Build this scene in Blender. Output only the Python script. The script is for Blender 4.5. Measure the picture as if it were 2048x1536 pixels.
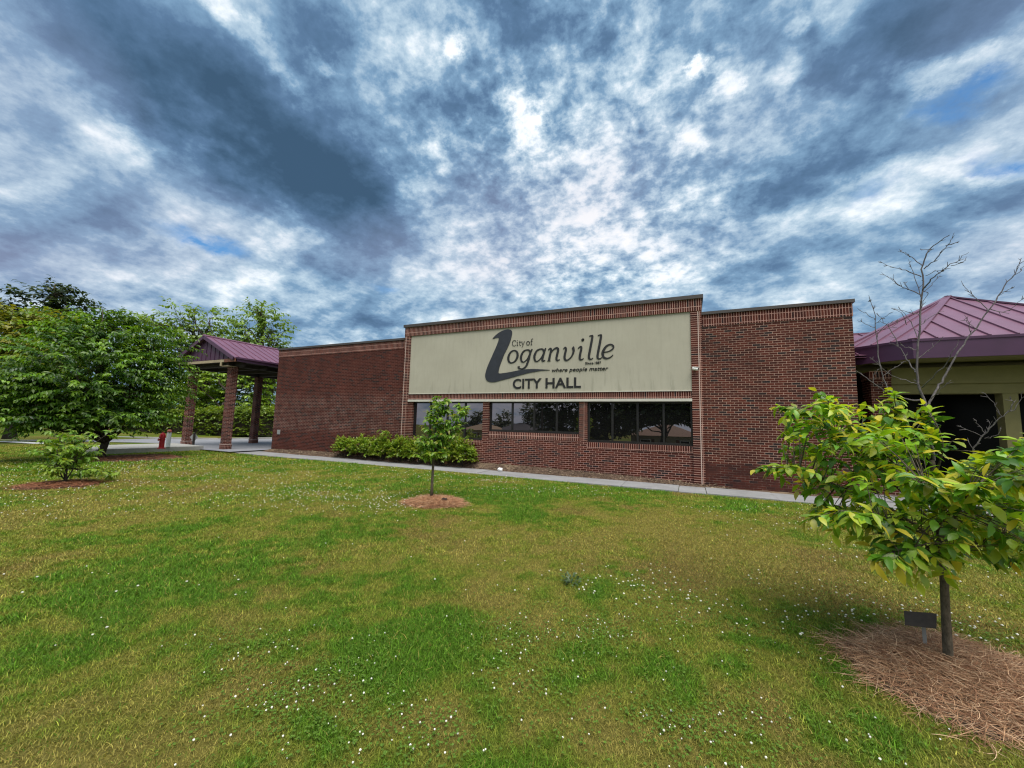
import bpy, math, random
import numpy as np
from mathutils import Vector

for _o in list(bpy.data.objects):
    bpy.data.objects.remove(_o)
SC = bpy.context.scene
COL = SC.collection
R_ = math.radians
random.seed(7)
rng = np.random.default_rng(7)

# ------------------------------------------------------------------ camera
CAMZ = 1.65
F_PX, PITCH, ROLL, YAW = 777.05, .1013, .0243, -.4281      # focal length in pixels of a 2048 wide picture
_F = np.array([math.sin(YAW)*math.cos(PITCH), math.cos(YAW)*math.cos(PITCH), math.sin(PITCH)])
_R = np.array([math.cos(YAW), -math.sin(YAW), 0.0])
_U = np.cross(_R, _F)
_R2 = math.cos(ROLL)*_R + math.sin(ROLL)*_U
_U2 = -math.sin(ROLL)*_R + math.cos(ROLL)*_U
CAMP = np.array([0.0, 0.0, CAMZ])

def ray(u, v):
    return _F + _R2*(u-1024)/F_PX - _U2*(v-768)/F_PX
def at(u, v, r):
    d = ray(u, v); return CAMP + d*r/math.hypot(d[0], d[1])
def atz(u, v, z):
    d = ray(u, v); return CAMP + d*(z-CAMZ)/d[2]

cam_d = bpy.data.cameras.new('camera')
cam = bpy.data.objects.new('camera', cam_d); COL.objects.link(cam)
from mathutils import Matrix
cam.matrix_world = Matrix(((_R2[0], _U2[0], -_F[0], 0), (_R2[1], _U2[1], -_F[1], 0), (_R2[2], _U2[2], -_F[2], CAMZ), (0, 0, 0, 1)))
cam_d.sensor_fit = 'HORIZONTAL'; cam_d.sensor_width = 36
cam_d.lens = 36*F_PX/2048
cam_d.clip_start = .05; cam_d.clip_end = 3000
SC.camera = cam

SC.view_settings.view_transform = 'Standard'; SC.view_settings.look = 'None'
SC.view_settings.gamma = 1; SC.view_settings.exposure = 0.45
SC.view_settings.use_curve_mapping = False
SC.cycles.pixel_filter_type = 'BLACKMAN_HARRIS'; SC.cycles.filter_width = 1.2

# ------------------------------------------------------------------ sun
SUN_EL, SUN_AZ = R_(67), R_(140)          # azimuth measured from +Y towards +X
sd = Vector((math.sin(SUN_AZ)*math.cos(SUN_EL), math.cos(SUN_AZ)*math.cos(SUN_EL), math.sin(SUN_EL)))
sun_d = bpy.data.lights.new('sun', 'SUN'); sun_d.energy = 3.8; sun_d.angle = R_(50); sun_d.color = (1, .95, .87)
sun = bpy.data.objects.new('sun', sun_d); COL.objects.link(sun)
sun.rotation_euler = sd.to_track_quat('Z', 'Y').to_euler(); sun.location = (0, 0, 40)

# ------------------------------------------------------------------ node helpers
class NT:
    def __init__(s, tree): s.t = tree; s.n = tree.nodes; s.l = tree.links
    def new(s, k, **kw):
        n = s.n.new(k)
        for a, b in kw.items(): setattr(n, a, b)
        return n
    def put(s, sock, v):
        if isinstance(v, bpy.types.NodeSocket): s.l.new(v, sock)
        elif v is not None:
            if sock.type == 'RGBA' and len(v) == 3: v = (*v, 1)
            sock.default_value = v
    def math(s, op, a, b=None, c=None, clamp=False):
        n = s.new('ShaderNodeMath', operation=op, use_clamp=clamp)
        for i, v in enumerate((a, b, c)):
            if v is not None: s.put(n.inputs[i], v)
        return n.outputs[0]
    def vm(s, op, a, b=None, scale=None):
        n = s.new('ShaderNodeVectorMath', operation=op)
        s.put(n.inputs[0], a)
        if b is not None: s.put(n.inputs[1], b)
        if scale is not None: s.put(n.inputs['Scale'], scale)
        return n.outputs['Value'] if op in ('LENGTH', 'DOT_PRODUCT', 'DISTANCE') else n.outputs['Vector']
    def noise(s, vec, scale, detail=4, rough=.55, dist=0, col=False):
        n = s.new('ShaderNodeTexNoise')
        if vec is not None: s.put(n.inputs['Vector'], vec)
        s.put(n.inputs['Scale'], scale); s.put(n.inputs['Detail'], detail); s.put(n.inputs['Roughness'], rough); s.put(n.inputs['Distortion'], dist)
        return n.outputs['Color' if col else 0]
    def ramp(s, fac, stops, interp='LINEAR'):
        n = s.new('ShaderNodeValToRGB'); e = n.color_ramp.elements; n.color_ramp.interpolation = interp
        while len(e) < len(stops): e.new(.5)
        for q, (p, c) in zip(e, stops):
            q.position = p; q.color = (*c, 1) if not isinstance(c, (int, float)) else (c, c, c, 1)
        s.put(n.inputs[0], fac); return n.outputs[0]
    def mix(s, fac, a, b, blend='MIX'):
        n = s.new('ShaderNodeMix', data_type='RGBA', blend_type=blend)
        s.put(n.inputs[0], fac); s.put(n.inputs[6], a); s.put(n.inputs[7], b); return n.outputs[2]
    def maprange(s, v, a, b, c, d, smooth=False):
        n = s.new('ShaderNodeMapRange'); n.interpolation_type = 'SMOOTHSTEP' if smooth else 'LINEAR'
        s.put(n.inputs[0], v)
        for i, q in enumerate((a, b, c, d)): n.inputs[1+i].default_value = q
        return n.outputs[0]
    def bump(s, h, strength=.3, dist=.01):
        n = s.new('ShaderNodeBump'); s.put(n.inputs['Height'], h); n.inputs['Strength'].default_value = strength; n.inputs['Distance'].default_value = dist
        return n.outputs[0]

# ------------------------------------------------------------------ world: broken cloud deck over a Nishita sky
world = bpy.data.worlds.new('World'); SC.world = world; world.use_nodes = True
w = NT(world.node_tree); w.n.clear()
sky = w.new('ShaderNodeTexSky', sky_type='NISHITA', sun_disc=False)
sky.sun_elevation = SUN_EL; sky.sun_rotation = SUN_AZ
dirv = w.new('ShaderNodeTexCoord').outputs['Generated']
sep = w.new('ShaderNodeSeparateXYZ'); w.put(sep.inputs[0], dirv)
dz = w.math('ADD', w.math('MAXIMUM', sep.outputs[2], 0.0), .30)
pl = w.new('ShaderNodeCombineXYZ'); w.put(pl.inputs[0], w.math('DIVIDE', sep.outputs[0], dz)); w.put(pl.inputs[1], w.math('DIVIDE', sep.outputs[1], dz))
P0 = pl.outputs[0]
wn = w.vm('SUBTRACT', w.noise(P0, 4.6, 10, .66, col=True), (.5, .5, .5))
wb = w.vm('SUBTRACT', w.noise(P0, 1.6, 2, .5, col=True), (.5, .5, .5))
P1 = w.vm('ADD', w.vm('ADD', P0, w.vm('SCALE', wn, scale=.27)), w.vm('SCALE', wb, scale=.12))
def cloud_xy(u, v):
    d = ray(u, v); d = d/np.linalg.norm(d); return np.array([d[0], d[1]])/(max(d[2], 0)+.30)
def cloud_patch(u0, v0, u1, v1, wpx, amp):
    a, b = cloud_xy(u0, v0), cloud_xy(u1, v1); c = (a+b)/2
    t = np.array([u1-u0, v1-v0], float); t /= np.linalg.norm(t); nx = np.array([-t[1], t[0]])*wpx
    m = np.array([(u0+u1)/2, (v0+v1)/2]); e = cloud_xy(*(m+nx)); e2 = cloud_xy(*(m+t*wpx))
    ax = b-a; L = np.linalg.norm(ax)/2 + np.linalg.norm(e2-c); ax = ax/np.linalg.norm(ax)
    q = e-c; wd = abs(q[0]*-ax[1]+q[1]*ax[0])
    mp = w.new('ShaderNodeMapping', vector_type='TEXTURE')
    w.put(mp.inputs['Vector'], P1)
    mp.inputs['Location'].default_value = (c[0], c[1], 0); mp.inputs['Rotation'].default_value = (0, 0, math.atan2(ax[1], ax[0])); mp.inputs['Scale'].default_value = (L*1.3, max(wd, .02)*1.9, 1)
    return w.maprange(w.vm('LENGTH', mp.outputs[0]), 0, 1, amp, 0, True)
DARK = [(180, -60, 440, 290, 120, .32), (350, 180, 620, 400, 80, .26), (390, 250, 700, 440, 80, .34), (560, 190, 760, 370, 75, .20), (690, 370, 780, 520, 60, .26), (640, 330, 740, 460, 60, .12),
        (30, 350, 300, 520, 45, .16), (-40, 470, 60, 510, 40, .16), (560, 20, 760, 120, 55, .12), (830, 210, 920, 290, 70, .15), (940, 10, 1260, 40, 55, .15),
        (1640, 170, 1990, -20, 75, .30), (1570, 70, 1650, 50, 40, .15), (1500, 400, 1770, 250, 55, .22), (1990, 240, 2090, 170, 60, .16), (1890, 450, 2060, 370, 26, .16),
        (1490, 525, 1800, 460, 16, .14), (640, 540, 800, 570, 24, .12), (690, 650, 760, 640, 30, .22), (1590, 175, 1640, 150, 40, .14), (880, 350, 960, 420, 60, .08), (1280, 100, 1420, 60, 50, .08)]
LIGHT = [(1040, 150, 1095, 320, 28, .28), (900, 50, 910, 105, 16, .34), (1375, 135, 1425, 105, 16, .32), (1340, 200, 1380, 310, 45, .18), (1430, 190, 1480, 120, 16, .22), (1580, 65, 1610, 15, 14, .22),
         (1050, 340, 1210, 400, 70, .13), (480, 470, 640, 500, 34, .20), (140, 220, 330, 340, 45, .12), (480, 0, 560, 120, 22, .22), (660, 130, 690, 150, 16, .16), (840, 490, 1000, 580, 60, .16),
         (1080, 420, 1300, 540, 70, .16), (1760, 130, 1950, 180, 36, .16), (1690, 375, 2050, 330, 30, .20), (20, 100, 110, 210, 50, .10), (250, 560, 560, 560, 30, .12), (1650, 420, 1860, 410, 20, .14), (860, 290, 880, 340, 20, .14), (560, 130, 620, 180, 18, .16)]
GAP = [(300, 455, 510, 515, 13, .9), (1850, 225, 1930, 225, 30, .8), (1930, 325, 2060, 335, 20, .7), (750, 575, 800, 590, 9, .5), (1700, 400, 1780, 380, 14, .4)]
acc = None
for b in DARK:
    q = cloud_patch(*b[:5], b[5]*1.2); acc = q if acc is None else w.math('ADD', acc, q)
nd = w.maprange(w.noise(P0, 5.2, 9, .6, .1), .36, .62, .5, 1.2)
acc = w.math('MULTIPLY', acc, nd)
lt = None
for b in LIGHT:
    q = cloud_patch(*b[:5], b[5]*1.15); lt = q if lt is None else w.math('ADD', lt, q)
acc = w.math('SUBTRACT', acc, w.math('MULTIPLY', lt, nd))
gap = None
for b in GAP:
    q = cloud_patch(*b); gap = q if gap is None else w.math('ADD', gap, q)
n1 = w.noise(P0, 3.9, 13, .62, .10)
n2 = w.noise(w.vm('ADD', P0, (7.3, 2.1, 0)), 19, 9, .62, .15)
n3 = w.noise(w.vm('ADD', P0, (1.3, 5.1, 0)), 10.5, 10, .62, .1)
mott = cloud_patch(960, 430, 1400, 330, 230, 1.0)                       # the mottled, dappled part of the deck
den = w.math('MULTIPLY', w.math('SUBTRACT', n1, .5), 1.15)
den = w.math('ADD', den, w.math('MULTIPLY', w.math('SUBTRACT', n3, .5), .62))
den = w.math('ADD', den, w.math('MULTIPLY', w.math('SUBTRACT', n2, .5), w.math('ADD', w.math('MULTIPLY', mott, .95), .25)))
den = w.math('ADD', w.math('ADD', den, .375), acc)
# lit edges: where the deck thins towards the bright part of the sky its rim glows, the far side stays grey
sc_ = cloud_xy(1080, 230)
tos = w.vm('NORMALIZE', w.vm('SUBTRACT', (float(sc_[0]), float(sc_[1]), 0), P0))
P0s = w.vm('ADD', P0, w.vm('SCALE', tos, scale=.035))
n1s = w.noise(P0s, 3.9, 13, .62, .10); n3s = w.noise(w.vm('ADD', P0s, (1.3, 5.1, 0)), 10.5, 10, .62, .1)
rim = w.math('ADD', w.math('SUBTRACT', n1, n1s), w.math('MULTIPLY', w.math('SUBTRACT', n3, n3s), .6))
den = w.math('SUBTRACT', den, w.math('MULTIPLY', rim, .75))
front = w.vm('DOT_PRODUCT', dirv, (float(_F[0]), float(_F[1]), 0.25))
den = w.math('ADD', den, w.maprange(front, -.7, .35, -.22, 0))          # thinner, brighter cloud on the street side
CB = 8.4
def k(c): return tuple(x*CB for x in c)
cl = w.ramp(den, [(0.0, (1.0, 1.0, 1.0)), (.15, (.82, .88, .93)), (.29, (.45, .585, .70)), (.44, (.19, .325, .485)), (.60, (.10, .185, .315)), (.82, (.062, .125, .215)), (1.0, (.045, .095, .165))])
tint = w.noise(w.vm('ADD', P0, (3.7, 9.2, 0)), .9, 2, .5)
cl = w.mix(w.maprange(tint, .48, .66, 0, .36), cl, (.36, .36, .50))
cl = w.vm('SCALE', cl, scale=CB)
blue = w.vm('MULTIPLY', sky.outputs[0], (.62, 1.02, 1.25))
gapm = w.math('MULTIPLY', gap, w.maprange(n2, .35, .7, 1.5, .6), clamp=True)
colr = w.mix(gapm, cl, blue)
hz = w.maprange(sep.outputs[2], 0.0, .16, .55, 0, True)
colr = w.mix(hz, colr, k((.27, .38, .48)))
bg = w.new('ShaderNodeBackground'); w.put(bg.inputs[0], colr); bg.inputs[1].default_value = .1
wo = w.new('ShaderNodeOutputWorld'); w.l.new(bg.outputs[0], wo.inputs[0])
world.cycles.sampling_method = 'MANUAL'; world.cycles.sample_map_resolution = 512

# ------------------------------------------------------------------ object helpers
def tag(o, label=None, cat=None, group=None, kind=None):
    if label: o['label'] = label
    if cat: o['category'] = cat
    if group: o['group'] = group
    if kind: o['kind'] = kind
    return o
def empty(name, loc, label, cat, group=None):
    o = bpy.data.objects.new(name, None); COL.objects.link(o); o.location = loc; o.empty_display_size = .2
    return tag(o, label, cat, group)
def link(name, me, mat, parent=None):
    o = bpy.data.objects.new(name, me); COL.objects.link(o)
    if mat is not None: me.materials.append(mat)
    if parent is not None:
        o.parent = parent; o.matrix_parent_inverse = Matrix.Translation(-_abs(parent))
    return o
def _abs(o):
    v = Vector(o.location)
    return v if o.parent is None else v        # parts sit at the world origin frame, only things are placed

class MB:
    """collects polygons with box-projected uv, builds ONE mesh object"""
    def __init__(s): s.v = []; s.f = []; s.uv = []
    def poly(s, pts, uv=None, rot=False):
        b = len(s.v); s.v += [tuple(map(float, p)) for p in pts]; s.f.append(tuple(range(b, b+len(pts))))
        if uv is None:
            a = np.array(pts, float); n = np.cross(a[1]-a[0], a[2]-a[1]); n = np.abs(n)
            i = int(np.argmax(n)); q = {0: (1, 2), 1: (0, 2), 2: (0, 1)}[i]
            if rot: q = q[::-1]
            uv = [(p[q[0]], p[q[1]]) for p in pts]
        s.uv += [tuple(map(float, t)) for t in uv]
    def box(s, x0, x1, y0, y1, z0, z1, rot=False, skip=''):
        c = [(x0, y0, z0), (x1, y0, z0), (x1, y1, z0), (x0, y1, z0), (x0, y0, z1), (x1, y0, z1), (x1, y1, z1), (x0, y1, z1)]
        for nm, q in (('b', (0, 3, 2, 1)), ('t', (4, 5, 6, 7)), ('f', (0, 1, 5, 4)), ('k', (2, 3, 7, 6)), ('l', (3, 0, 4, 7)), ('r', (1, 2, 6, 5))):
            if nm not in skip: s.poly([c[i] for i in q], rot=rot)
        return s
    def prism(s, pts2, axis, a, b):
        """closed 2-D outline extruded along an axis; pts2 counter-clockwise seen from the +axis side"""
        def P(p, t): return {'x': (t, p[0], p[1]), 'y': (p[0], t, p[1]), 'z': (p[0], p[1], t)}[axis]
        A = [P(p, a) for p in pts2]; B = [P(p, b) for p in pts2]
        s.poly(A[::-1]); s.poly(B)
        for i in range(len(pts2)):
            j = (i+1) % len(pts2); s.poly([A[i], A[j], B[j], B[i]])
        return s
    def beam(s, p, q, w_, h_, up=(0, 0, 1)):
        p, q = Vector(p), Vector(q); d = (q-p).normalized(); sv = d.cross(Vector(up)).normalized(); u = sv.cross(d)
        c = []
        for e in (p, q):
            for a, b in ((-1, -1), (1, -1), (1, 1), (-1, 1)): c.append(tuple(e + sv*a*w_/2 + u*b*h_/2))
        for f in ((0, 1, 2, 3), (7, 6, 5, 4), (0, 4, 5, 1), (1, 5, 6, 2), (2, 6, 7, 3), (3, 7, 4, 0)): s.poly([c[i] for i in f])
        return s
    def tube(s, pts, rad, n=8, caps=True):
        pts = [Vector(p) for p in pts]; b0 = len(s.v); m = len(pts)
        if isinstance(rad, (int, float)): rad = [rad]*m
        rings = []; ref = Vector((0, 0, 1)) if abs((pts[1]-pts[0]).normalized().z) < .9 else Vector((1, 0, 0))
        L = 0
        for i, p in enumerate(pts):
            d = (pts[min(i+1, m-1)]-pts[max(i-1, 0)]).normalized(); a = d.cross(ref).normalized(); b = d.cross(a); ref = a.cross(d)
            rings.append([p + (a*math.cos(2*math.pi*k/n)+b*math.sin(2*math.pi*k/n))*rad[i] for k in range(n)])
        for i in range(m-1):
            l0, l1 = L, L+(pts[i+1]-pts[i]).length; L = l1
            for k_ in range(n):
                j = (k_+1) % n
                s.poly([rings[i][k_], rings[i][j], rings[i+1][j], rings[i+1][k_]], uv=[(k_/n*.3, l0), ((k_+1)/n*.3, l0), ((k_+1)/n*.3, l1), (k_/n*.3, l1)])
        if caps:
            s.poly(rings[0], uv=[(0, 0)]*n); s.poly(rings[-1][::-1], uv=[(0, 0)]*n)
        return s
    def lathe(s, c, prof, n=16, axis='z'):
        R = []
        for r, h in prof:
            ring = []
            for k_ in range(n):
                a = 2*math.pi*k_/n; q = (r*math.cos(a), r*math.sin(a), h)
                if axis == 'x': q = (q[2], q[0], q[1])
                if axis == 'y': q = (q[0], q[2], q[1])
                ring.append((c[0]+q[0], c[1]+q[1], c[2]+q[2]))
            R.append(ring)
        for i in range(len(R)-1):
            for k_ in range(n):
                j = (k_+1) % n; s.poly([R[i][k_], R[i][j], R[i+1][j], R[i+1][k_]])
        s.poly(R[0][::-1]); s.poly(R[-1])
        return s
    def build(s, name, mat, parent=None, smooth=False, bevel=0):
        me = bpy.data.meshes.new(name); me.from_pydata(s.v, [], s.f)
        l = me.uv_layers.new(name='UVMap'); l.data.foreach_set('uv', np.array(s.uv, np.float32).ravel())
        if smooth or bevel:
            import bmesh
            bm = bmesh.new(); bm.from_mesh(me); bmesh.ops.remove_doubles(bm, verts=bm.verts, dist=1e-5)
            bmesh.ops.recalc_face_normals(bm, faces=bm.faces)
            if bevel: bmesh.ops.bevel(bm, geom=[e for e in bm.edges if len(e.link_faces) == 2 and e.calc_face_angle(0) > .5], offset=bevel, segments=2, affect='EDGES', profile=.6)
            bm.to_mesh(me); bm.free()
        if smooth:
            me.polygons.foreach_set('use_smooth', [True]*len(me.polygons))
        return link(name, me, mat, parent)

def raw_mesh(name, V, loops_per_face, idx, mat, parent=None, col=None, smooth=True):
    """fast mesh from numpy: all faces have the same vertex count"""
    me = bpy.data.meshes.new(name); nv = len(V); nf = len(idx)//loops_per_face
    me.vertices.add(nv); me.vertices.foreach_set('co', np.ascontiguousarray(V, np.float32).ravel())
    me.loops.add(len(idx)); me.loops.foreach_set('vertex_index', np.ascontiguousarray(idx, np.int32))
    me.polygons.add(nf); me.polygons.foreach_set('loop_start', np.arange(0, len(idx), loops_per_face, dtype=np.int32))
    if smooth: me.polygons.foreach_set('use_smooth', np.ones(nf, bool))
    if col is not None:
        a = me.color_attributes.new('col', 'FLOAT_COLOR', 'POINT'); c = np.ones((nv, 4), np.float32); c[:, :3] = col
        a.data.foreach_set('color', c.ravel())
    me.update(calc_edges=True); me.validate()
    return link(name, me, mat, parent)

# ------------------------------------------------------------------ materials
def mat(name):
    m = bpy.data.materials.new(name); m.use_nodes = True; t = NT(m.node_tree); t.n.clear()
    out = t.new('ShaderNodeOutputMaterial'); return m, t, out
def pbsdf(t, out, col, rough=.6, bump=None, metallic=0, spec=.5):
    b = t.new('ShaderNodeBsdfPrincipled'); t.put(b.inputs['Base Color'], col); t.put(b.inputs['Roughness'], rough); b.inputs['Metallic'].default_value = metallic
    b.inputs['Specular IOR Level'].default_value = spec
    if bump is not None: t.l.new(bump, b.inputs['Normal'])
    t.l.new(b.outputs[0], out.inputs[0]); return b
def simple(name, c, rough=.6, var=.15, scale=6, metallic=0, bump=.0, spec=.5):
    m, t, o = mat(name); tc = t.new('ShaderNodeTexCoord').outputs['Object']
    n = t.noise(tc, scale, 5, .6)
    f = t.maprange(n, .3, .7, 1-var, 1+var)
    col = t.vm('SCALE', t.new('ShaderNodeRGB').outputs[0], scale=f); t.n[-1].name
    rgb = [x for x in t.n if x.type == 'RGB'][0]; rgb.outputs[0].default_value = (*c, 1)
    b = t.bump(t.noise(tc, scale*8, 4, .6), bump, .01) if bump else None
    pbsdf(t, o, col, rough, b, metallic, spec); return m

def brick_mat(name, bw=.2032, rh=.0677, offset=.5, mort=(.48, .32, .25), stain=0.0, effl=0.0, dark=0.0, base=((.036, .0068, .0042), (.060, .0115, .0066), (.092, .0195, .0105)), ms=.0098, blk=.09):
    m, t, o = mat(name)
    uv = t.new('ShaderNodeUVMap').outputs[0]; geo = t.new('ShaderNodeNewGeometry').outputs['Position']
    br = t.new('ShaderNodeTexBrick', offset=offset, squash=1)
    t.put(br.inputs['Vector'], uv); br.inputs['Scale'].default_value = 1
    br.inputs['Color1'].default_value = (0, 0, 0, 1); br.inputs['Color2'].default_value = (1, 1, 1, 1); br.inputs['Mortar'].default_value = (.5, .5, .5, 1)
    br.inputs['Mortar Size'].default_value = ms/2; br.inputs['Mortar Smooth'].default_value = .15; br.inputs['Bias'].default_value = 0
    br.inputs['Brick Width'].default_value = bw; br.inputs['Row Height'].default_value = rh
    rnd = br.outputs['Color']; mo = br.outputs['Fac']
    c = t.ramp(rnd, [(0.0, (.016, .011, .012)), (blk, (.02, .012, .012)), (blk+.06, base[0]), (.5, base[1]), (.85, base[2]), (1.0, base[1])])
    fine = t.noise(geo, 38, 4, .65); big = t.noise(geo, .7, 5, .6); mid = t.noise(geo, 3.1, 5, .6)
    c = t.vm('SCALE', c, scale=t.maprange(fine, .25, .75, .72, 1.3))
    mc = t.vm('SCALE', t.mix(0, (*mort, 1), (*mort, 1)), scale=t.maprange(mid, .3, .7, .72, 1.15))
    if effl:          # whitish bloom on the joints and the brick faces
        sp = t.new('ShaderNodeSeparateXYZ'); t.put(sp.inputs[0], geo)
        band = t.math('MULTIPLY', t.maprange(sp.outputs[2], .9, 1.25, 0, 1, True), t.maprange(sp.outputs[2], 2.3, 3.1, 1, 0, True))
        e = t.math('MULTIPLY', band, t.maprange(mid, .35, .65, .1, effl), clamp=True)
        mc = t.mix(e, mc, (.62, .46, .40)); c = t.mix(t.math('MULTIPLY', e, .05), c, (.45, .33, .28))
    if stain:         # rusty run-off stains hiding the joints near the top of the wall
        sp2 = t.new('ShaderNodeSeparateXYZ'); t.put(sp2.inputs[0], geo)
        st = t.new('ShaderNodeCombineXYZ'); t.put(st.inputs[0], sp2.outputs[0]); t.put(st.inputs[1], t.math('MULTIPLY', sp2.outputs[2], .14))
        sn = t.noise(st.outputs[0], 1.9, 6, .65)
        tp = t.maprange(sp2.outputs[2], 2.6, 4.6, 0, .26, True)
        sm = t.maprange(t.math('ADD', sn, tp), .60, .84, 0, stain, True)
        mc = t.mix(sm, mc, (.105, .035, .022)); c = t.mix(t.math('MULTIPLY', sm, .5), c, (.055, .017, .012))
    if dark:
        dn = t.maprange(t.noise(geo, 1.6, 6, .7), .40, .58, 0, dark, True)
        mc = t.mix(dn, mc, (.05, .022, .017)); c = t.mix(t.math('MULTIPLY', dn, .6), c, (.05, .02, .016))
    sm_ = t.maprange(big, .35, .65, .85, 1.12)
    col = t.vm('SCALE', t.mix(mo, c, mc), scale=sm_)
    h = t.math('SUBTRACT', t.math('MULTIPLY', fine, .25), mo)
    pbsdf(t, o, col, .85, t.bump(h, .6, .006), spec=.25); return m

M = {}
M['brick'] = brick_mat('brick running bond', dark=.25)
M['brick_left'] = brick_mat('brick weathered wing', stain=.7, effl=.6, dark=.15, mort=(.19, .098, .075), base=((.036, .0068, .0048), (.054, .0105, .007), (.080, .018, .011)))
M['brick_low'] = brick_mat('brick window wall', effl=.15, mort=(.52, .32, .265))
M['brick_patch'] = brick_mat('brick smeared base', dark=.97, mort=(.25, .17, .14))
M['soldier'] = brick_mat('brick soldier course', bw=.185, offset=0, blk=.02, ms=.015, mort=(.48, .28, .23))
M['soldier_tall'] = brick_mat('brick soldier course tall', bw=.245, offset=0, blk=.02, ms=.016, mort=(.54, .34, .28))
M['stack'] = brick_mat('brick pier', bw=.36, offset=0, blk=.03, ms=.014, mort=(.50, .31, .25))
M['pillar'] = brick_mat('brick pillar', mort=(.50, .31, .26))
M['coping'] = simple('coping bronze metal', (.05, .042, .038), .5, .12, 3)
M['bronze'] = simple('window frame bronze', (.012, .011, .011), .4, .15, 5)
M['lintel'] = simple('lintel painted', (.50, .49, .43), .6, .10, 4)
M['caulk'] = simple('joint sealant', (.50, .38, .33), .7, .1, 9)
M['letter'] = simple('sign letters dark metal', (.008, .008, .008), .5, .2, 12)
M['emblem'] = simple('sign emblem slate', (.018, .021, .029), .55, .22, 5)
M['purple'] = simple('purple metal roof', (.168, .078, .122), .36, .12, 1.5, metallic=.1)
M['purple_dark'] = simple('purple metal trim', (.070, .028, .062), .5, .12, 2)
M['fascia'] = simple('deep purple fascia', (.048, .013, .048), .55, .12, 2)
M['olive'] = simple('olive stucco', (.18, .16, .062), .8, .08, 5)
M['tan_wood'] = simple('tan timber trim', (.33, .27, .17), .7, .18, 4)
M['rust_wood'] = simple('rusty eave trim', (.16, .062, .035), .7, .25, 4)
M['soffit'] = simple('soffit dark brown', (.03, .022, .018), .8, .2, 3)
M['concrete'] = None
M['red'] = simple('red hydrant paint', (.52, .012, .02), .4, .15, 8)
M['white'] = simple('white paint', (.75, .75, .73), .45, .06, 8)
M['steel'] = simple('galvanised sign back', (.30, .31, .31), .5, .12, 7, metallic=.3)
M['post'] = simple('dark post', (.02, .016, .013), .7, .2, 9)
M['plaque'] = simple('brown plaque', (.045, .034, .028), .5, .25, 25)

def sign_panel_mat():
    m, t, o = mat('cream stucco panel'); g = t.new('ShaderNodeTexCoord').outputs['Object']
    sp = t.new('ShaderNodeSeparateXYZ'); t.put(sp.inputs[0], g)
    st = t.new('ShaderNodeCombineXYZ'); t.put(st.inputs[0], sp.outputs[0]); t.put(st.inputs[1], t.math('MULTIPLY', sp.outputs[2], .12))
    c = t.mix(t.maprange(t.noise(g, .9, 5, .6), .3, .7, 0, 1), (.365, .345, .275), (.415, .395, .318))
    run = t.math('MULTIPLY', t.maprange(t.noise(st.outputs[0], 5, 5, .65), .53, .68, 0, 1, True), t.maprange(sp.outputs[2], 2.8, 4.1, .55, .03, True))
    c = t.mix(run, c, (.25, .245, .19))
    c = t.mix(t.maprange(t.noise(st.outputs[0], 11, 3, .6), .48, .70, 0, .28), c, (.31, .30, .24))
    pbsdf(t, o, c, .85, t.bump(t.noise(g, 60, 4, .7), .25, .004), spec=.2); return m
M['panel'] = sign_panel_mat()

def glass_mat():
    m, t, o = mat('tinted window glass')
    d = t.new('ShaderNodeBsdfDiffuse'); d.inputs[0].default_value = (.006, .006, .006, 1)
    g = t.new('ShaderNodeBsdfGlossy'); g.inputs[0].default_value = (.23, .205, .215, 1); g.inputs[1].default_value = .0
    tc = t.new('ShaderNodeTexCoord').outputs['Object']
    g_n = t.bump(t.noise(tc, 1.1, 2, .5), .03, .02); t.l.new(g_n, g.inputs['Normal'])
    a = t.new('ShaderNodeAddShader'); t.l.new(d.outputs[0], a.inputs[0]); t.l.new(g.outputs[0], a.inputs[1]); t.l.new(a.outputs[0], o.inputs[0]); return m
M['glass'] = glass_mat()
def dark_glass():
    m, t, o = mat('dark lobby glass'); b = pbsdf(t, o, (.003, .003, .003), .3, spec=.06); return m
M['lobby'] = dark_glass()

def concrete_mat(name, c=(.36, .355, .35), joints=None):
    m, t, o = mat(name); g = t.new('ShaderNodeNewGeometry').outputs['Position']
    n1_, n2_ = t.noise(g, 1.3, 6, .65), t.noise(g, 22, 5, .7)
    col = t.vm('SCALE', t.mix(t.maprange(n1_, .3, .7, 0, 1), (*[x*.72 for x in c], 1), (*c, 1)), scale=t.maprange(n2_, .3, .7, .85, 1.12))
    sp = t.maprange(t.noise(g, 5, 4, .6), .60, .72, 0, .45, True); col = t.mix(sp, col, (.16, .15, .14))
    pbsdf(t, o, col, .9, t.bump(n2_, .25, .005), spec=.2); return m
M['concrete'] = concrete_mat('sidewalk concrete', (.255, .255, .26))
M['kerb'] = concrete_mat('kerb concrete', (.36, .355, .335))
M['asphalt'] = concrete_mat('drive pavement', (.25, .255, .28))
def mulch_mat():
    m, t, o = mat('bark and straw mulch'); g = t.new('ShaderNodeNewGeometry').outputs['Position']
    c = t.ramp(t.noise(g, 26, 6, .75, 1.0), [(.32, (.03, .02, .015)), (.5, (.105, .07, .05)), (.70, (.21, .155, .115))])
    c = t.mix(t.maprange(t.noise(g, 1.1, 4, .6), .52, .66, 0, .55, True), c, (.25, .19, .125))
    pbsdf(t, o, c, .95, t.bump(t.noise(g, 45, 5, .8), .8, .02), spec=.1); return m
M['mulch'] = mulch_mat()

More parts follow.
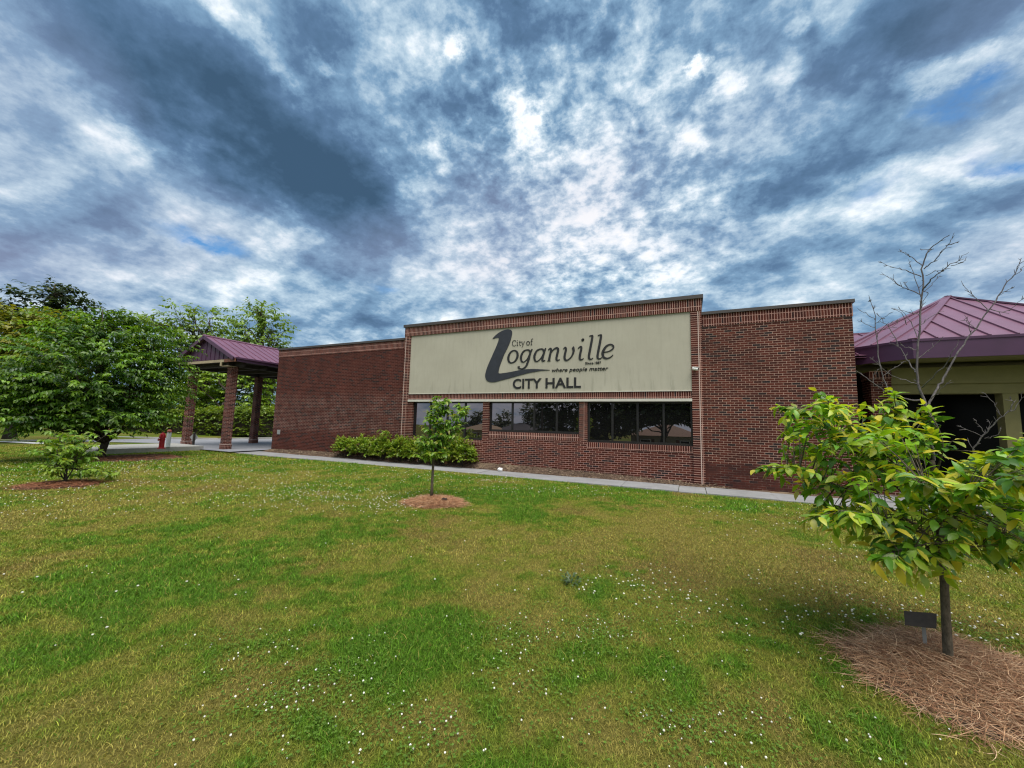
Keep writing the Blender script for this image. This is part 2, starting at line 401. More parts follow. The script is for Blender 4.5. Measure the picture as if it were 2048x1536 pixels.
def col_mat(name, rough=.6, trans=.35, tint=(1.25, 1.15, .5), spec=.3, attr='col'):
    """foliage: colour from the vertex attribute, with light passing through"""
    m, t, o = mat(name); a = t.new('ShaderNodeAttribute', attribute_name=attr)
    b = t.new('ShaderNodeBsdfPrincipled'); t.l.new(a.outputs['Color'], b.inputs['Base Color']); b.inputs['Roughness'].default_value = rough; b.inputs['Specular IOR Level'].default_value = spec
    if trans:
        tr = t.new('ShaderNodeBsdfTranslucent'); t.put(tr.inputs[0], t.vm('MULTIPLY', a.outputs['Color'], tint))
        mx = t.new('ShaderNodeMixShader'); mx.inputs[0].default_value = trans
        t.l.new(b.outputs[0], mx.inputs[1]); t.l.new(tr.outputs[0], mx.inputs[2]); t.l.new(mx.outputs[0], o.inputs[0])
    else: t.l.new(b.outputs[0], o.inputs[0])
    return m
M['leaf'] = col_mat('leaves', .38, .38, (1.5, 1.35, .45), .5)
M['grassblade'] = col_mat('grass blades', .65, .3, (1.2, 1.15, .6), .2)
M['straw'] = col_mat('pine straw', .7, .1, (1, 1, 1), .2)
M['flower'] = col_mat('clover blossoms', .7, .25, (1, 1, 1), .2)
def bark_mat(name, c1, c2, sc=9):
    m, t, o = mat(name); g = t.new('ShaderNodeNewGeometry').outputs['Position']
    mp = t.vm('MULTIPLY', g, (1, 1, .35)); n = t.noise(mp, sc*4, 6, .7)
    c = t.mix(t.maprange(n, .3, .7, 0, 1), (*c1, 1), (*c2, 1)); pbsdf(t, o, c, .9, t.bump(n, .7, .01), spec=.15); return m
M['bark'] = bark_mat('bark dark', (.025, .02, .016), (.085, .07, .055))
M['bark_grey'] = bark_mat('bark grey', (.045, .038, .028), (.15, .125, .09), 14)
M['bark_dead'] = bark_mat('dead wood grey', (.06, .052, .056), (.19, .17, .168), 16)
def ground_mat():
    m, t, o = mat('lawn ground'); a = t.new('ShaderNodeAttribute', attribute_name='col'); g = t.new('ShaderNodeNewGeometry').outputs['Position']
    f = t.maprange(t.noise(g, 30, 6, .75), .25, .75, .45, 1.5)
    f2 = t.maprange(t.noise(g, 4.5, 5, .65), .3, .7, .8, 1.2)
    c = t.vm('SCALE', t.vm('SCALE', a.outputs['Color'], scale=f), scale=f2)
    pbsdf(t, o, c, .95, t.bump(t.noise(g, 50, 5, .8), .7, .03), spec=.1); return m
M['lawn'] = ground_mat()

# ------------------------------------------------------------------ the lawn
def vnoise(x, y, s, seed):
    """smooth value noise, numpy"""
    r = np.random.default_rng(seed); T = r.random((64, 64))
    X, Y = x/s+100.3, y/s+57.7; i, j = np.floor(X).astype(int), np.floor(Y).astype(int); fx, fy = X-i, Y-j
    fx, fy = fx*fx*(3-2*fx), fy*fy*(3-2*fy); a = lambda p, q: T[p % 64, q % 64]
    return (a(i, j)*(1-fx)+a(i+1, j)*fx)*(1-fy)+(a(i, j+1)*(1-fx)+a(i+1, j+1)*fx)*fy
def sstep(a, b, x):
    t = np.clip((x-a)/(b-a), 0, 1); return t*t*(3-2*t)
def gz(x, y):
    x, y = np.asarray(x, float), np.asarray(y, float)
    z = .05*(vnoise(x, y, 5, 3)-.5)*sstep(.3, 2, np.hypot(x, y))
    z = z - .05*sstep(9.3, 11.2, y)*sstep(-22, -17, x)
    z = z - 3.0*sstep(-6, -32, y)
    z = z + 1.5*sstep(33, 68, np.hypot(x, y))*sstep(-10, 5, y)
    return z
GREEN, LUSH, OLIVE, STRAW, BROWN = [np.array(c) for c in ((.140, .205, .018), (.086, .185, .012), (.212, .226, .034), (.315, .265, .065), (.22, .16, .05))]
# patches seen in the lawn: (pixel u, v, radius in metres, lush +1 .. dry -1)
PATCH = [(120, 1230, .55, .9), (330, 1180, .5, .9), (480, 1130, .45, 1.0), (60, 1330, .3, .8), (700, 1210, .35, .6), (830, 1260, .28, 1.0), (900, 1290, .25, 1.0), (740, 1320, .25, .9), (700, 1410, .22, .8), (1000, 1515, .25, .5),
         (1240, 1190, .35, .6), (1400, 1290, .4, .7), (1330, 1440, .3, .7), (1600, 1420, .45, .5), (1580, 1280, .4, .4), (1150, 1260, .25, .5), (640, 1100, .7, .5), (1040, 985, .6, .7), (870, 1025, .35, .9), (1050, 1010, .7, .6), (500, 930, 2.0, .7), (700, 945, 1.2, .8), (1200, 985, 1.2, .9), (1440, 1015, .9, .9), (180, 930, 2, .5), (1700, 1320, .35, .6),
         (1550, 1110, .9, -1), (1760, 1190, .7, -1), (1350, 1080, .9, -.8), (1100, 1070, .8, -.7), (900, 1060, .8, -.6), (620, 1010, .8, -.5), (1640, 1210, .4, -.7), (870, 1440, .22, -1), (1080, 1240, .2, -.8), (560, 1180, .3, -.5), (300, 1270, .3, -.6), (480, 1390, .25, -.6), (1560, 1400, .18, -.5), (1250, 1500, .25, -.4), (300, 1500, .3, -.6), (1900, 1160, .6, -.7), (60, 1130, .6, -.5), (150, 1030, 1.2, -.4), (1980, 1230, .35, -.5)]
PW = [(*atz(u, v, 0)[:2], r, a) for u, v, r, a in PATCH]
def lushness(x, y):
    f = .02+.7*(vnoise(x, y, 1.9, 11)-.5)+.75*(vnoise(x, y, .55, 12)-.5)+.85*(vnoise(x, y, .16, 13)-.5)+.5*(vnoise(x, y, .07, 17)-.5)
    for px, py, r, a in PW:
        d = np.hypot(x-px, y-py)/r; f = f + a*(.27 if a > 0 else .44)*np.exp(-d*d*.8)*(.6+.8*vnoise(x, y, .35, 14))
    return f
def lawn_col(x, y):
    f = lushness(x, y)[..., None]; m_ = lambda a, b, t: a+(b-a)*t
    c = m_(OLIVE, GREEN, np.clip(f*2.6+.2, 0, 1)); c = m_(c, LUSH, np.clip((f-.12)*2.6, 0, 1)); c = m_(c, STRAW*.85, np.clip((-f-.10)*2.2, 0, .85))
    br = np.clip((vnoise(x, y, .9, 15)-.62)*3.5, 0, .7)[..., None]*np.clip(.5-f*2, 0, 1); c = m_(c, BROWN, br)
    return c
gx = np.unique(np.concatenate([np.linspace(-400, -40, 19), np.arange(-40, -14, .5), np.arange(-14, 5, .14), np.arange(5, 30, 1.2), np.linspace(30, 400, 19)]))
gy = np.unique(np.concatenate([np.linspace(-400, -40, 19), np.arange(-40, -1, 1.3), np.arange(-1, 11.4, .14), np.arange(11.4, 40, 1.0), np.linspace(40, 400, 19)]))
X, Y = np.meshgrid(gx, gy); Z = gz(X, Y)
V = np.stack([X, Y, Z], -1).reshape(-1, 3); nx_, ny_ = len(gx), len(gy)
ii = (np.arange(ny_-1)[:, None]*nx_+np.arange(nx_-1)[None]).ravel()
idx = np.stack([ii, ii+1, ii+nx_+1, ii+nx_], 1).ravel()
tag(raw_mesh('lawn_ground', V, 4, idx, M['lawn'], None, lawn_col(X.ravel(), Y.ravel())*.5), kind='structure')

# ------------------------------------------------------------------ walks, drive, kerbs
def poly_sheet(name, pts, z, m, th=.0, kind='structure'):
    b = MB()
    if th: b.prism(pts, 'z', z-th, z)
    else: b.poly([(x, y, z) for x, y in pts])
    return tag(b.build(name, m), kind=kind)
b = MB(); edges_ = [-24.5, -22.0, -20.4, -18.8, -17.2, -15.6, -14.3, -12.7, -11.15, -9.6, -8.05, -6.5, -4.93, -3.36, -1.79, -.3, .38, 1.95, 3.5, 5.1, 6.7, 8.3]
for a, c in zip(edges_[:-1], edges_[1:]):
    b.box(a+.006, c-.006, 11.47, 12.62, -.16, -.03+.02*math.sin(a*3)*.4, skip='b')
tag(b.build('sidewalk', M['concrete'], bevel=.008), kind='structure')
# planting strip of bark mulch between the walk and the wall, heaped up against the bricks
xs = np.arange(-19.3, 4.4, .12); ys = np.linspace(12.60, 13.16, 8)
X, Y = np.meshgrid(xs, ys); t_ = (Y-12.60)/.45
top = np.interp(xs, [-19.3, -17, -7, -4, -2, 0, .45, 4.4], [.06, .12, .17, .13, .09, .0, -.05, -.05])[None]
Z = -.06 + (top+.06)*np.clip(t_, 0, 1)**.8 + .035*(vnoise(X, Y, .22, 21)-.4)
V = np.stack([X, Y, Z], -1).reshape(-1, 3); nx_ = len(xs); ii = (np.arange(len(ys)-1)[:, None]*nx_+np.arange(nx_-1)[None]).ravel()
tag(raw_mesh('mulch_bed', V, 4, np.stack([ii, ii+1, ii+nx_+1, ii+nx_], 1).ravel(), M['mulch']), kind='structure')
road = [(-70, -15), (-52, -2.5), (-35.6, 8.0), (-31.4, 10.5), (-27.9, 12.3), (-25.6, 12.9), (-25.6, 11.2), (-19.4, 11.2), (-19.4, 34), (-27.5, 34), (-28.6, 24), (-29.7, 18.5), (-30.1, 16.6), (-32.3, 14.8), (-36.5, 12.6), (-41.75, 9.75), (-55, 2), (-72, -10)]
poly_sheet('driveway', road, .035, M['asphalt'])
far = [(-72, -10), (-55, 2), (-41.75, 9.75), (-36.5, 12.6), (-32.3, 14.8), (-30.1, 16.6), (-29.7, 18.5), (-28.6, 24), (-27.5, 34)]
b = MB()
for p, q in zip(far[:-1], far[1:]):
    d = np.array(q)-np.array(p); n_ = np.array([-d[1], d[0]])/np.hypot(*d)
    b.prism([tuple(p), tuple(q), tuple(np.array(q)+n_*.42), tuple(np.array(p)+n_*.42)], 'z', -.1, .12)
tag(b.build('kerb', M['kerb']), kind='structure')
b = MB()
for i in range(9):        # hatched white bars at the crossing
    p = atz(2+i*10.5, 882.3+i*.55, .04); b.poly([(p[0]+dx, p[1]+dy, .043) for dx, dy in ((-.28, -.5), (.28, -.1), (.5, .5), (-.05, .1))])
tag(b.build('road_marking', simple('white road paint', (.7, .7, .68), .7, .15, 6)), kind='structure')
b = MB(); b.prism([(-24.9, 7.6), (-22.05, 7.6), (-21.75, 11.35), (-24.9, 11.6)], 'z', -.1, .19)
tag(b.build('raised_pavement', M['kerb'], bevel=.02), kind='structure')

# ------------------------------------------------------------------ city hall
hall = empty('city_hall', (-7.6, 13, 0), 'long low red brick city hall with a tall central bay and ribbon windows', 'building')
WY = 13.07          # face of the wings
b = MB(); b.box(-19.24, -11.05, WY, 30, -.3, 4.75, skip='bt'); b.build('wall', M['brick_left'], hall)
b = MB(); b.box(-19.26, -11.06, WY-.012, 30, 4.75, 5.12, rot=True, skip='bt'); b.build('brick_band', M['soldier'], hall)
b = MB(); b.box(-19.31, -11.06, WY-.06, 30.05, 5.12, 5.21); b.build('coping', M['coping'], hall)
b = MB(); b.box(.40, 4.06, WY, 18, .64, 4.75, skip='bt'); b.build('wall', M['brick'], hall)
b = MB(); b.box(.40, 4.07, WY-.03, 18, -.3, .64, skip='b'); tag(b.build('wall_base', M['brick_patch'], hall), 'dark smeared brick base')
b = MB(); b.box(.41, 4.075, WY-.012, 18, 4.75, 5.12, rot=True, skip='bt'); b.build('brick_band', M['soldier'], hall)
b = MB(); b.box(.41, 4.12, WY-.06, 18.05, 5.12, 5.21); b.build('coping', M['coping'], hall)
# central bay
b = MB()
b.box(-11.03, -10.71, 13.0, 13.5, -.3, 5.25, skip='bt'); b.build('pier', M['stack'], hall)
b = MB(); b.box(.10, .41, 13.0, 13.5, -.3, 5.25, skip='bt'); b.build('pier', M['stack'], hall)
b = MB(); b.box(-11.035, .415, 12.985, 24, 5.25, 5.635, rot=True, skip='t'); b.build('brick_band', M['soldier_tall'], hall)
b = MB(); b.box(-11.09, .47, 12.935, 24.05, 5.635, 5.75); b.build('coping', M['coping'], hall)
b = MB(); b.box(-11.02, .40, 13.5, 24, 5.0, 5.25, skip='bt'); b.box(-11.02, -10.9, 13.5, 24, -.3, 5.0, skip='bt'); b.box(.28, .40, 13.5, 24, -.3, 5.0, skip='bt'); b.build('wall', M['brick'], hall)
b = MB(); b.box(-10.71, .10, 13.035, 13.35, 2.54, 2.77, rot=True); b.build('brick_band', M['soldier'], hall)
b = MB(); b.box(-10.71, .10, 12.99, 13.34, 2.455, 2.54); b.build('lintel', M['lintel'], hall)
WIN = [(-10.49, -7.15, 1.0, (-9.66, -8.83, -8.0)), (-6.9, -3.41, 1.36, (-5.97, -5.1, -4.25)), (-3.14, .10, 1.11, (-2.32, -1.52, -.73))]
b = MB(); FY = 13.05
b.box(-10.71, .10, FY, 13.4, -.3, .80, skip='b')
b.box(-10.71, -7.15, FY, 13.4, .80, .805, skip='b'); b.box(-7.15, -3.14, FY, 13.4, .80, 1.11, skip='b')
b.box(-3.14, .10, FY, 13.4, .80, .895, skip='b'); b.build('wall', M['brick_low'], hall)
for x0, x1 in ((-10.71, -10.49), (-7.15, -6.9), (-3.41, -3.14)):
    z0 = {-10.71: .805, -7.15: 1.11, -3.41: 1.11}[x0]
    b = MB(); b.box(x0, x1, FY-.004, 13.4, z0, 2.455, skip='bt'); b.build('pier', M['stack'], hall)
b = MB(); b.box(-10.49, -7.15, FY-.012, 13.4, .805, .985, rot=True, skip='b'); b.build('brick_sill', M['soldier'], hall)
b = MB(); b.box(-6.9, -3.41, FY-.012, 13.4, 1.11, 1.335, rot=True, skip='b'); b.build('brick_sill', M['soldier_tall'], hall)
b = MB(); b.box(-3.14, .10, FY-.012, 13.4, .895, 1.09, rot=True, skip='b'); b.build('brick_sill', M['soldier'], hall)
for x0, x1, z0, mul in WIN:
    f = MB(); gy_ = 13.20; fw = .055
    f.box(x0, x1, gy_-.05, gy_+.06, z0-.015, z0+fw); f.box(x0, x1, gy_-.05, gy_+.06, 2.455-fw, 2.455)
    xs_ = [x0+fw/2, *mul, x1-fw/2]
    for x in xs_: f.box(x-fw/2, x+fw/2, gy_-.045, gy_+.055, z0+fw, 2.455-fw, skip='bt')
    wf = f.build('window', M['bronze'], hall)
    for a, c in zip(xs_[:-1], xs_[1:]):
        g = MB(); g.box(a+fw/2, c-fw/2, gy_, gy_+.01, z0+fw, 2.455-fw); g.build('pane', M['glass'], wf)
b = MB(); b.box(-10.71, .10, 13.9, 14.0, .2, 2.5); b.build('inner_wall', M['lobby'], hall)
b = MB(); b.box(-10.975, -10.953, 12.994, 13.05, -.1, 5.25); b.build('sealant_joint', M['caulk'], hall)
b = MB(); b.box(.300, .324, 12.994, 13.05, -.1, 5.25); b.build('sealant_joint', M['caulk'], hall)
b = MB(); b.box(-19.1, 3.9, 13.4, 29.8, 4.9, 5.0); b.build('roof', M['coping'], hall)
b = MB(); b.box(-18.86, -18.66, WY-.03, WY+.02, .83, 1.05); b.box(-18.83, -18.69, WY-.036, WY-.03, .86, 1.02); b.build('wall_vent', M['steel'], hall, bevel=.004)

# ------------------------------------------------------------------ wall sign
sign = empty('wall_sign', (-5.3, 13, 2.77), 'wide cream wall sign reading City of Loganville City Hall', 'sign')
b = MB(); b.box(-10.71, .10, 13.03, 13.3, 2.77, 5.25); b.build('panel', M['panel'], sign)
b = MB()
for a in ((-10.71, .10, 2.77, 2.79), ): b.box(a[0], a[1], 13.005, 13.03, a[2], a[3])
b.build('panel_trim', M['lintel'], sign)
SY = 13.012
def cat_rom(pts, n=8, closed=False):
    P = [np.array(p, float) for p in pts]; out = []; m = len(P)
    rngi = range(m) if closed else range(m-1)
    for i in rngi:
        p0, p1, p2, p3 = (P[(i-1) % m], P[i], P[(i+1) % m], P[(i+2) % m]) if closed else (P[max(i-1, 0)], P[i], P[i+1], P[min(i+2, m-1)])
        for t in np.linspace(0, 1, n, endpoint=False):
            out.append(.5*((2*p1)+(-p0+p2)*t+(2*p0-5*p1+4*p2-p3)*t*t+(-p0+3*p1-3*p2+p3)*t**3))
    if not closed: out.append(P[-1])
    return out
def extrude_outline(name, loops, m, parent, y0=SY, y1=13.03):
    """planar outlines (x,z) -> raised letter with thickness"""
    cu = bpy.data.curves.new(name, 'CURVE'); cu.dimensions = '2D'; cu.fill_mode = 'BOTH'; cu.extrude = (y1-y0)/2
    for lp in loops:
        s = cu.splines.new('POLY'); s.points.add(len(lp)-1); s.use_cyclic_u = True
        for p, q in zip(s.points, lp): p.co = (q[0], q[1], 0, 1)
    o = bpy.data.objects.new('tmp', cu); COL.objects.link(o)
    me = bpy.data.meshes.new_from_object(o.evaluated_get(bpy.context.evaluated_depsgraph_get())); bpy.data.objects.remove(o)
    for v in me.vertices: v.co = (v.co.x, (y0+y1)/2-v.co.z, v.co.y)
    me.name = name; me.materials.clear()
    return link(name, me, m, parent)
EMB = [(-6.807, 4.869), (-6.644, 5.024), (-6.449, 5.131), (-6.253, 5.182), (-6.107, 5.179), (-6.025, 5.142), (-5.991, 5.065), (-5.997, 4.946), (-6.061, 4.698), (-6.168, 4.467), (-6.291, 4.236), (-6.397, 3.974), (-6.473, 3.769), (-6.51, 3.607), (-6.508, 3.539), (-6.478, 3.517), (-6.335, 3.521), (-6.046, 3.553), (-5.73, 3.601), (-5.42, 3.636), (-5.114, 3.636), (-4.814, 3.614), (-4.475, 3.579), (-4.813, 3.558), (-5.112, 3.522), (-5.416, 3.469), (-5.725, 3.398), (-6.04, 3.325), (-6.359, 3.257), (-6.586, 3.204), (-6.751, 3.19), (-6.902, 3.211), (-7.004, 3.264), (-7.066, 3.37), (-7.077, 3.491), (-7.036, 3.67), (-6.943, 3.907), (-6.817, 4.173), (-6.692, 4.438), (-6.599, 4.643), (-6.547, 4.79), (-6.54, 4.865), (-6.574, 4.892), (-6.65, 4.892)]
tag(extrude_outline('emblem', [cat_rom(EMB, 4, True)], M['emblem'], sign), 'slate blue swoosh shaped like a letter L')

# pen-stroke letters: every stroke is a list of (x, y, width); x-height 1, slanted afterwards
G = {
 'o': (1.0, [[(.50, 1, .13), (.22, .86, .19), (.08, .48, .24), (.2, .12, .19), (.46, 0, .12), (.76, .14, .18), (.9, .5, .24), (.78, .86, .18), (.50, 1, .13)]]),
 'g': (1.02, [[(.52, .98, .12), (.24, .86, .18), (.1, .48, .23), (.2, .12, .17), (.42, .02, .11), (.66, .2, .12), (.80, .5, .16)], [(.52, .98, .12), (.7, .94, .15), (.84, .8, .2)], [(.97, 1.02, .12), (.86, .7, .21), (.80, .1, .22), (.66, -.36, .19), (.34, -.52, .13), (.08, -.44, .17), (.02, -.30, .24)]]),
 'a': (1.12, [[(.52, .98, .12), (.24, .86, .18), (.1, .48, .23), (.2, .12, .17), (.4, .02, .11), (.66, .22, .12), (.82, .55, .14)], [(.52, .98, .12), (.7, .95, .15), (.84, .8, .2)], [(.95, 1.02, .13), (.86, .6, .22), (.82, .16, .21), (.9, .03, .15), (1.08, .07, .08)]]),
 'n': (1.16, [[(.0, .86, .09), (.14, .97, .15), (.24, .86, .2), (.22, .4, .22), (.2, 0, .22)], [(.23, .55, .1), (.42, .86, .13), (.66, .98, .18), (.82, .84, .22), (.8, .4, .22), (.8, .14, .2), (.9, .02, .15), (1.08, .08, .08)], [(.08, .01, .07), (.34, .01, .07)]]),
 'v': (.98, [[(.0, .86, .08), (.14, .98, .15), (.22, .8, .21), (.2, .3, .22), (.3, .04, .18), (.5, .02, .13), (.74, .24, .14), (.86, .62, .2), (.78, .9, .24), (.72, .96, .22)]]),
 'i': (.62, [[(.0, .84, .08), (.16, .97, .15), (.26, .86, .2), (.24, .3, .22), (.28, .05, .18), (.44, .0, .12), (.56, .09, .07)], [(.262, 1.45, .26), (.268, 1.47, .30), (.274, 1.45, .26)]]),
 'l': (.62, [[(.02, 1.72, .08), (.2, 1.74, .13), (.27, 1.62, .2), (.25, .8, .22), (.24, .2, .21), (.32, .03, .16), (.46, .0, .11), (.58, .09, .07)]]),
 'e': (.95, [[(.14, .46, .09), (.5, .5, .1), (.78, .66, .14), (.8, .86, .16), (.58, 1.0, .13), (.28, .88, .19), (.1, .48, .25), (.2, .12, .2), (.46, 0, .14), (.72, .08, .11), (.88, .24, .07)]]),
 'C': (1.25, [[(1.08, 1.28, .11), (.92, 1.44, .12), (.66, 1.48, .11), (.3, 1.3, .16), (.12, .74, .2), (.3, .2, .16), (.68, 0, .11), (.96, .08, .12), (1.12, .28, .09)], [(1.08, 1.46, .08), (1.08, 1.12, .09)]]),
 't': (.68, [[(.28, 1.32, .10), (.28, .8, .16), (.28, .24, .17), (.36, .05, .13), (.5, .02, .1), (.62, .1, .07)], [(.06, .96, .09), (.58, .96, .09)]]),
 'y': (1.06, [[(.14, .96, .18), (.36, .5, .18), (.54, .04, .17)], [(.92, .96, .1), (.72, .5, .11), (.54, .04, .13), (.38, -.36, .13), (.2, -.44, .15)], [(.0, .97, .07), (.34, .97, .07)], [(.74, .97, .07), (1.04, .97, .07)]]),
 'f': (.72, [[(.76, 1.5, .15), (.62, 1.58, .12), (.42, 1.46, .15), (.36, 1.1, .17), (.36, .5, .17), (.36, .02, .17)], [(.1, .96, .09), (.68, .96, .09)], [(.14, .03, .08), (.6, .03, .08)]]),
}
G['I'] = (.62, [[(.27, 1.0, .18), (.27, .5, .18), (.27, .02, .18)], [(.06, .97, .08), (.3, .97, .08)], [(.06, .03, .08), (.48, .03, .08)], [(.255, 1.40, .2), (.26, 1.42, .23), (.265, 1.40, .2)]])
def ribbon(st):
    P = cat_rom(st, 7); L_, R__ = [], []
    for i, p in enumerate(P):
        d = P[min(i+1, len(P)-1)][:2]-P[max(i-1, 0)][:2]; d = d/(np.hypot(*d)+1e-9); n_ = np.array([-d[1], d[0]])*p[2]/2
        L_.append(p[:2]+n_); R__.append(p[:2]-n_)
    return L_, R__
def pen_letter(ch, x, y, sx, sy, slant, parent, wgt=1.0):
    adv, strokes = G[ch]; V_, Fc = [], []; th = .075
    for k_, st in enumerate(strokes):
        st = [(a, b_, c*wgt) for a, b_, c in st]
        A, B = ribbon(st); n = len(A); o = len(V_)
        f_ = SY-.0006*k_
        for side in (A, B):
            for q in side: V_.append((x+(q[0]+slant*q[1])*sx, f_, y+q[1]*sy))
        for side in (A, B):
            for q in side: V_.append((x+(q[0]+slant*q[1])*sx, 13.03, y+q[1]*sy))
        for i in range(n-1):
            Fc += [(o+i, o+n+i, o+n+i+1, o+i+1), (o+i, o+i+1, o+2*n+i+1, o+2*n+i), (o+n+i, o+3*n+i, o+3*n+i+1, o+n+i+1)]
        Fc += [(o, o+2*n, o+3*n, o+n), (o+n-1, o+2*n-1, o+4*n-1, o+3*n-1)]
    me = bpy.data.meshes.new('letter'); me.from_pydata(V_, [], Fc); return link('letter', me, M['letter'], parent)
for ch, x0 in zip('oganville', (-6.17, -5.66, -5.13, -4.59, -4.03, -3.50, -3.18, -2.885, -2.66)):
    pen_letter(ch, x0-.02, 3.90, .455, .468, .16, sign, .80)
x = -5.985
for ch, x0 in zip('CIty', (-5.985, -5.80, -5.705, -5.61)): pen_letter(ch, x0, 4.535, .142, .142, 0, sign, .72)
for ch, x0 in zip('of', (-5.40, -5.25)): pen_letter(ch, x0, 4.535, .142, .142, 0, sign, .72)

def text_mesh(name, body, x0, x1, z0, zh, m, parent, shear=0, bold=.0, split=False):
    """block letters fitted between x0 and x1, capital height zh, standing off the panel"""
    cu = bpy.data.curves.new('t', 'FONT'); cu.body = body; cu.size = 1; cu.offset = bold; cu.shear = shear; cu.extrude = .02; cu.space_character = 1.02
    o = bpy.data.objects.new('t', cu); COL.objects.link(o); dg = bpy.context.evaluated_depsgraph_get(); dg.update()
    me = bpy.data.meshes.new_from_object(o.evaluated_get(dg)); bpy.data.objects.remove(o)
    C_ = np.array([v.co[:] for v in me.vertices]); w0, w1 = C_[:, 0].min(), C_[:, 0].max()
    hcap = zh/.73
    for v in me.vertices:
        v.co = (x0+(v.co.x-w0)/(w1-w0)*(x1-x0), 13.021-v.co.z/.02*.010, z0+v.co.y*hcap)
    me.materials.clear()
    if not split: me.name = name; return link(name, me, m, parent)
    import bmesh
    bm = bmesh.new(); bm.from_mesh(me); bm.verts.ensure_lookup_table(); seen = set(); comps = []
    for v in bm.verts:
        if v in seen: continue
        st = [v]; c = set()
        while st:
            q = st.pop()
            if q in c: continue
            c.add(q); st += [e.other_vert(q) for e in q.link_edges]
        seen |= c; comps.append(c)
    comps.sort(key=lambda c: min(v.co.x for v in c)); merged = []
    for c in comps:
        a, b_ = min(v.co.x for v in c), max(v.co.x for v in c)
        if merged and a < merged[-1][1]-.02: merged[-1][0] |= c; merged[-1][1] = max(merged[-1][1], b_)
        else: merged.append([set(c), b_])
    for c, _ in merged:
        ix = {v: i for i, v in enumerate(c)}; fc = [tuple(ix[v] for v in f.verts) for f in bm.faces if f.verts[0] in c]
        q = bpy.data.meshes.new(name); q.from_pydata([v.co[:] for v in c], [], fc); link(name, q, m, parent)
    bm.free()
text_mesh('letter', 'CITY', -5.905, -4.785, 2.937, .365, M['letter'], sign, bold=.022, split=True)
text_mesh('letter', 'HALL', -4.63, -3.345, 2.937, .365, M['letter'], sign, bold=.022, split=True)
text_mesh('lettering', 'where people matter', -4.40, -2.42, 3.505, .135, M['letter'], sign, shear=.25, bold=.008)
text_mesh('letter', 'Since', -3.20, -2.92, 3.728, .085, M['letter'], sign, bold=.008, split=True)
text_mesh('letter', '1887', -2.87, -2.66, 3.728, .085, M['letter'], sign, bold=.008, split=True)

# security camera on the pier
cm = empty('security_camera', (.23, 12.99, 3.42), 'small white bullet security camera on the brick pier right of the cream sign', 'camera')
b = MB(); b.lathe((.20, 12.985, 3.44), [(.045, -.0), (.045, -.03), (.03, -.035)], 14, 'y'); b.beam((.20, 12.97, 3.44), (.205, 12.86, 3.43), .03, .03); b.build('bracket', M['white'], cm)
b = MB(); b.tube([(.13, 12.88, 3.445), (.28, 12.85, 3.415)], .05, 14); b.beam((.13, 12.88, 3.497), (.30, 12.846, 3.463), .10, .008); b.build('camera_body', M['white'], cm)
b = MB(); b.tube([(.279, 12.85, 3.415), (.293, 12.847, 3.412)], .04, 14); b.build('lens', M['bronze'], cm)

# ------------------------------------------------------------------ drive-through canopy on the left
can = empty('drive_canopy', (-23, 13.8, 0), 'purple gabled drive-through canopy on tall brick pillars beside the hall', 'canopy')
for x, y in ((-24.95, 12.15), (-21.15, 12.0), (-24.95, 15.75), (-21.15, 15.75)):
    b = MB(); b.box(x-.165, x+.165, y-.165, y+.165, .29, 4.20, skip='bt'); p = b.build('pillar', M['pillar'], can)
    b = MB(); b.box(x-.185, x+.185, y-.185, y+.185, .0, .262, rot=True, skip='b'); b.build('pillar_base', M['soldier'], p)
    b = MB(); b.box(x-.195, x+.195, y-.195, y+.195, .262, .29); b.build('base_cap', M['caulk'], p)
    b = MB(); b.box(x-.17, x+.17, y-.17, y+.17, 4.02, 4.205, rot=True, skip='bt'); b.build('pillar_cap', M['soldier'], p)
Y0, Y1, XL, XR = 11.55, 17.2, -25.75, -20.2
b = MB()
for x in (-24.95, -21.15): b.box(x-.11, x+.11, Y0+.15, Y1-.1, 4.2, 4.40)
for y in (12.05, 15.75): b.box(-25.6, -20.4, y-.1, y+.1, 4.205, 4.395)
for y in (13.3, 14.5): b.box(-25.5, -20.45, y-.06, y+.06, 4.22, 4.39)
b.build('beam', M['soffit'], can)
b = MB(); b.box(XL+.05, XR-.05, Y0+.05, Y1-.05, 4.40, 4.44); b.build('soffit', M['soffit'], can)
b = MB(); b.box(XL, -21.15, Y0, Y0+.05, 4.37, 4.50); b.build('fascia', M['tan_wood'], can)
b = MB(); b.box(-21.15, XR, Y0-.01, Y0+.05, 4.36, 4.52); b.build('fascia', M['rust_wood'], can)
b = MB(); b.box(-21.43, -21.33, Y0-.03, Y0+.02, 4.18, 4.37); b.box(-21.43, -20.8, Y0+.0, Y0+.4, 4.16, 4.18); b.build('drip_box', M['tan_wood'], can)
b = MB(); b.box(XR-.05, XR, Y0, Y1, 4.37, 4.502); b.box(XR-.03, XR+.07, Y0-.01, Y1+.05, 4.50, 4.58); b.build('gutter', M['purple_dark'], can)
b = MB(); b.box(XL, XL+.05, Y0+.05, Y1, 4.37, 4.502); b.box(XL-.07, XL+.03, Y0+.0, Y1+.05, 4.50, 4.58); b.build('gutter', M['purple_dark'], can)
RX, RZ, EX, EZ = -23.0, 5.82, 2.72, 4.56
def slope(s, x): return RZ-(RZ-EZ)*abs(x-RX)/EX
b = MB()
for s in (-1, 1):
    xe = RX+s*EX
    q = [(RX, Y0-.1, RZ), (xe, Y0-.1, EZ), (xe, Y1, EZ), (RX, Y1, RZ)]
    q2 = [(a, b_, c-.05) for a, b_, c in q]
    b.poly(q if s > 0 else q[::-1]); b.poly(q2[::-1] if s > 0 else q2)
    b.poly([q[0], q2[0], q2[1], q[1]]); b.poly([q[3], q[2], q2[2], q2[3]]); b.poly([q[1], q2[1], q2[2], q[2]])
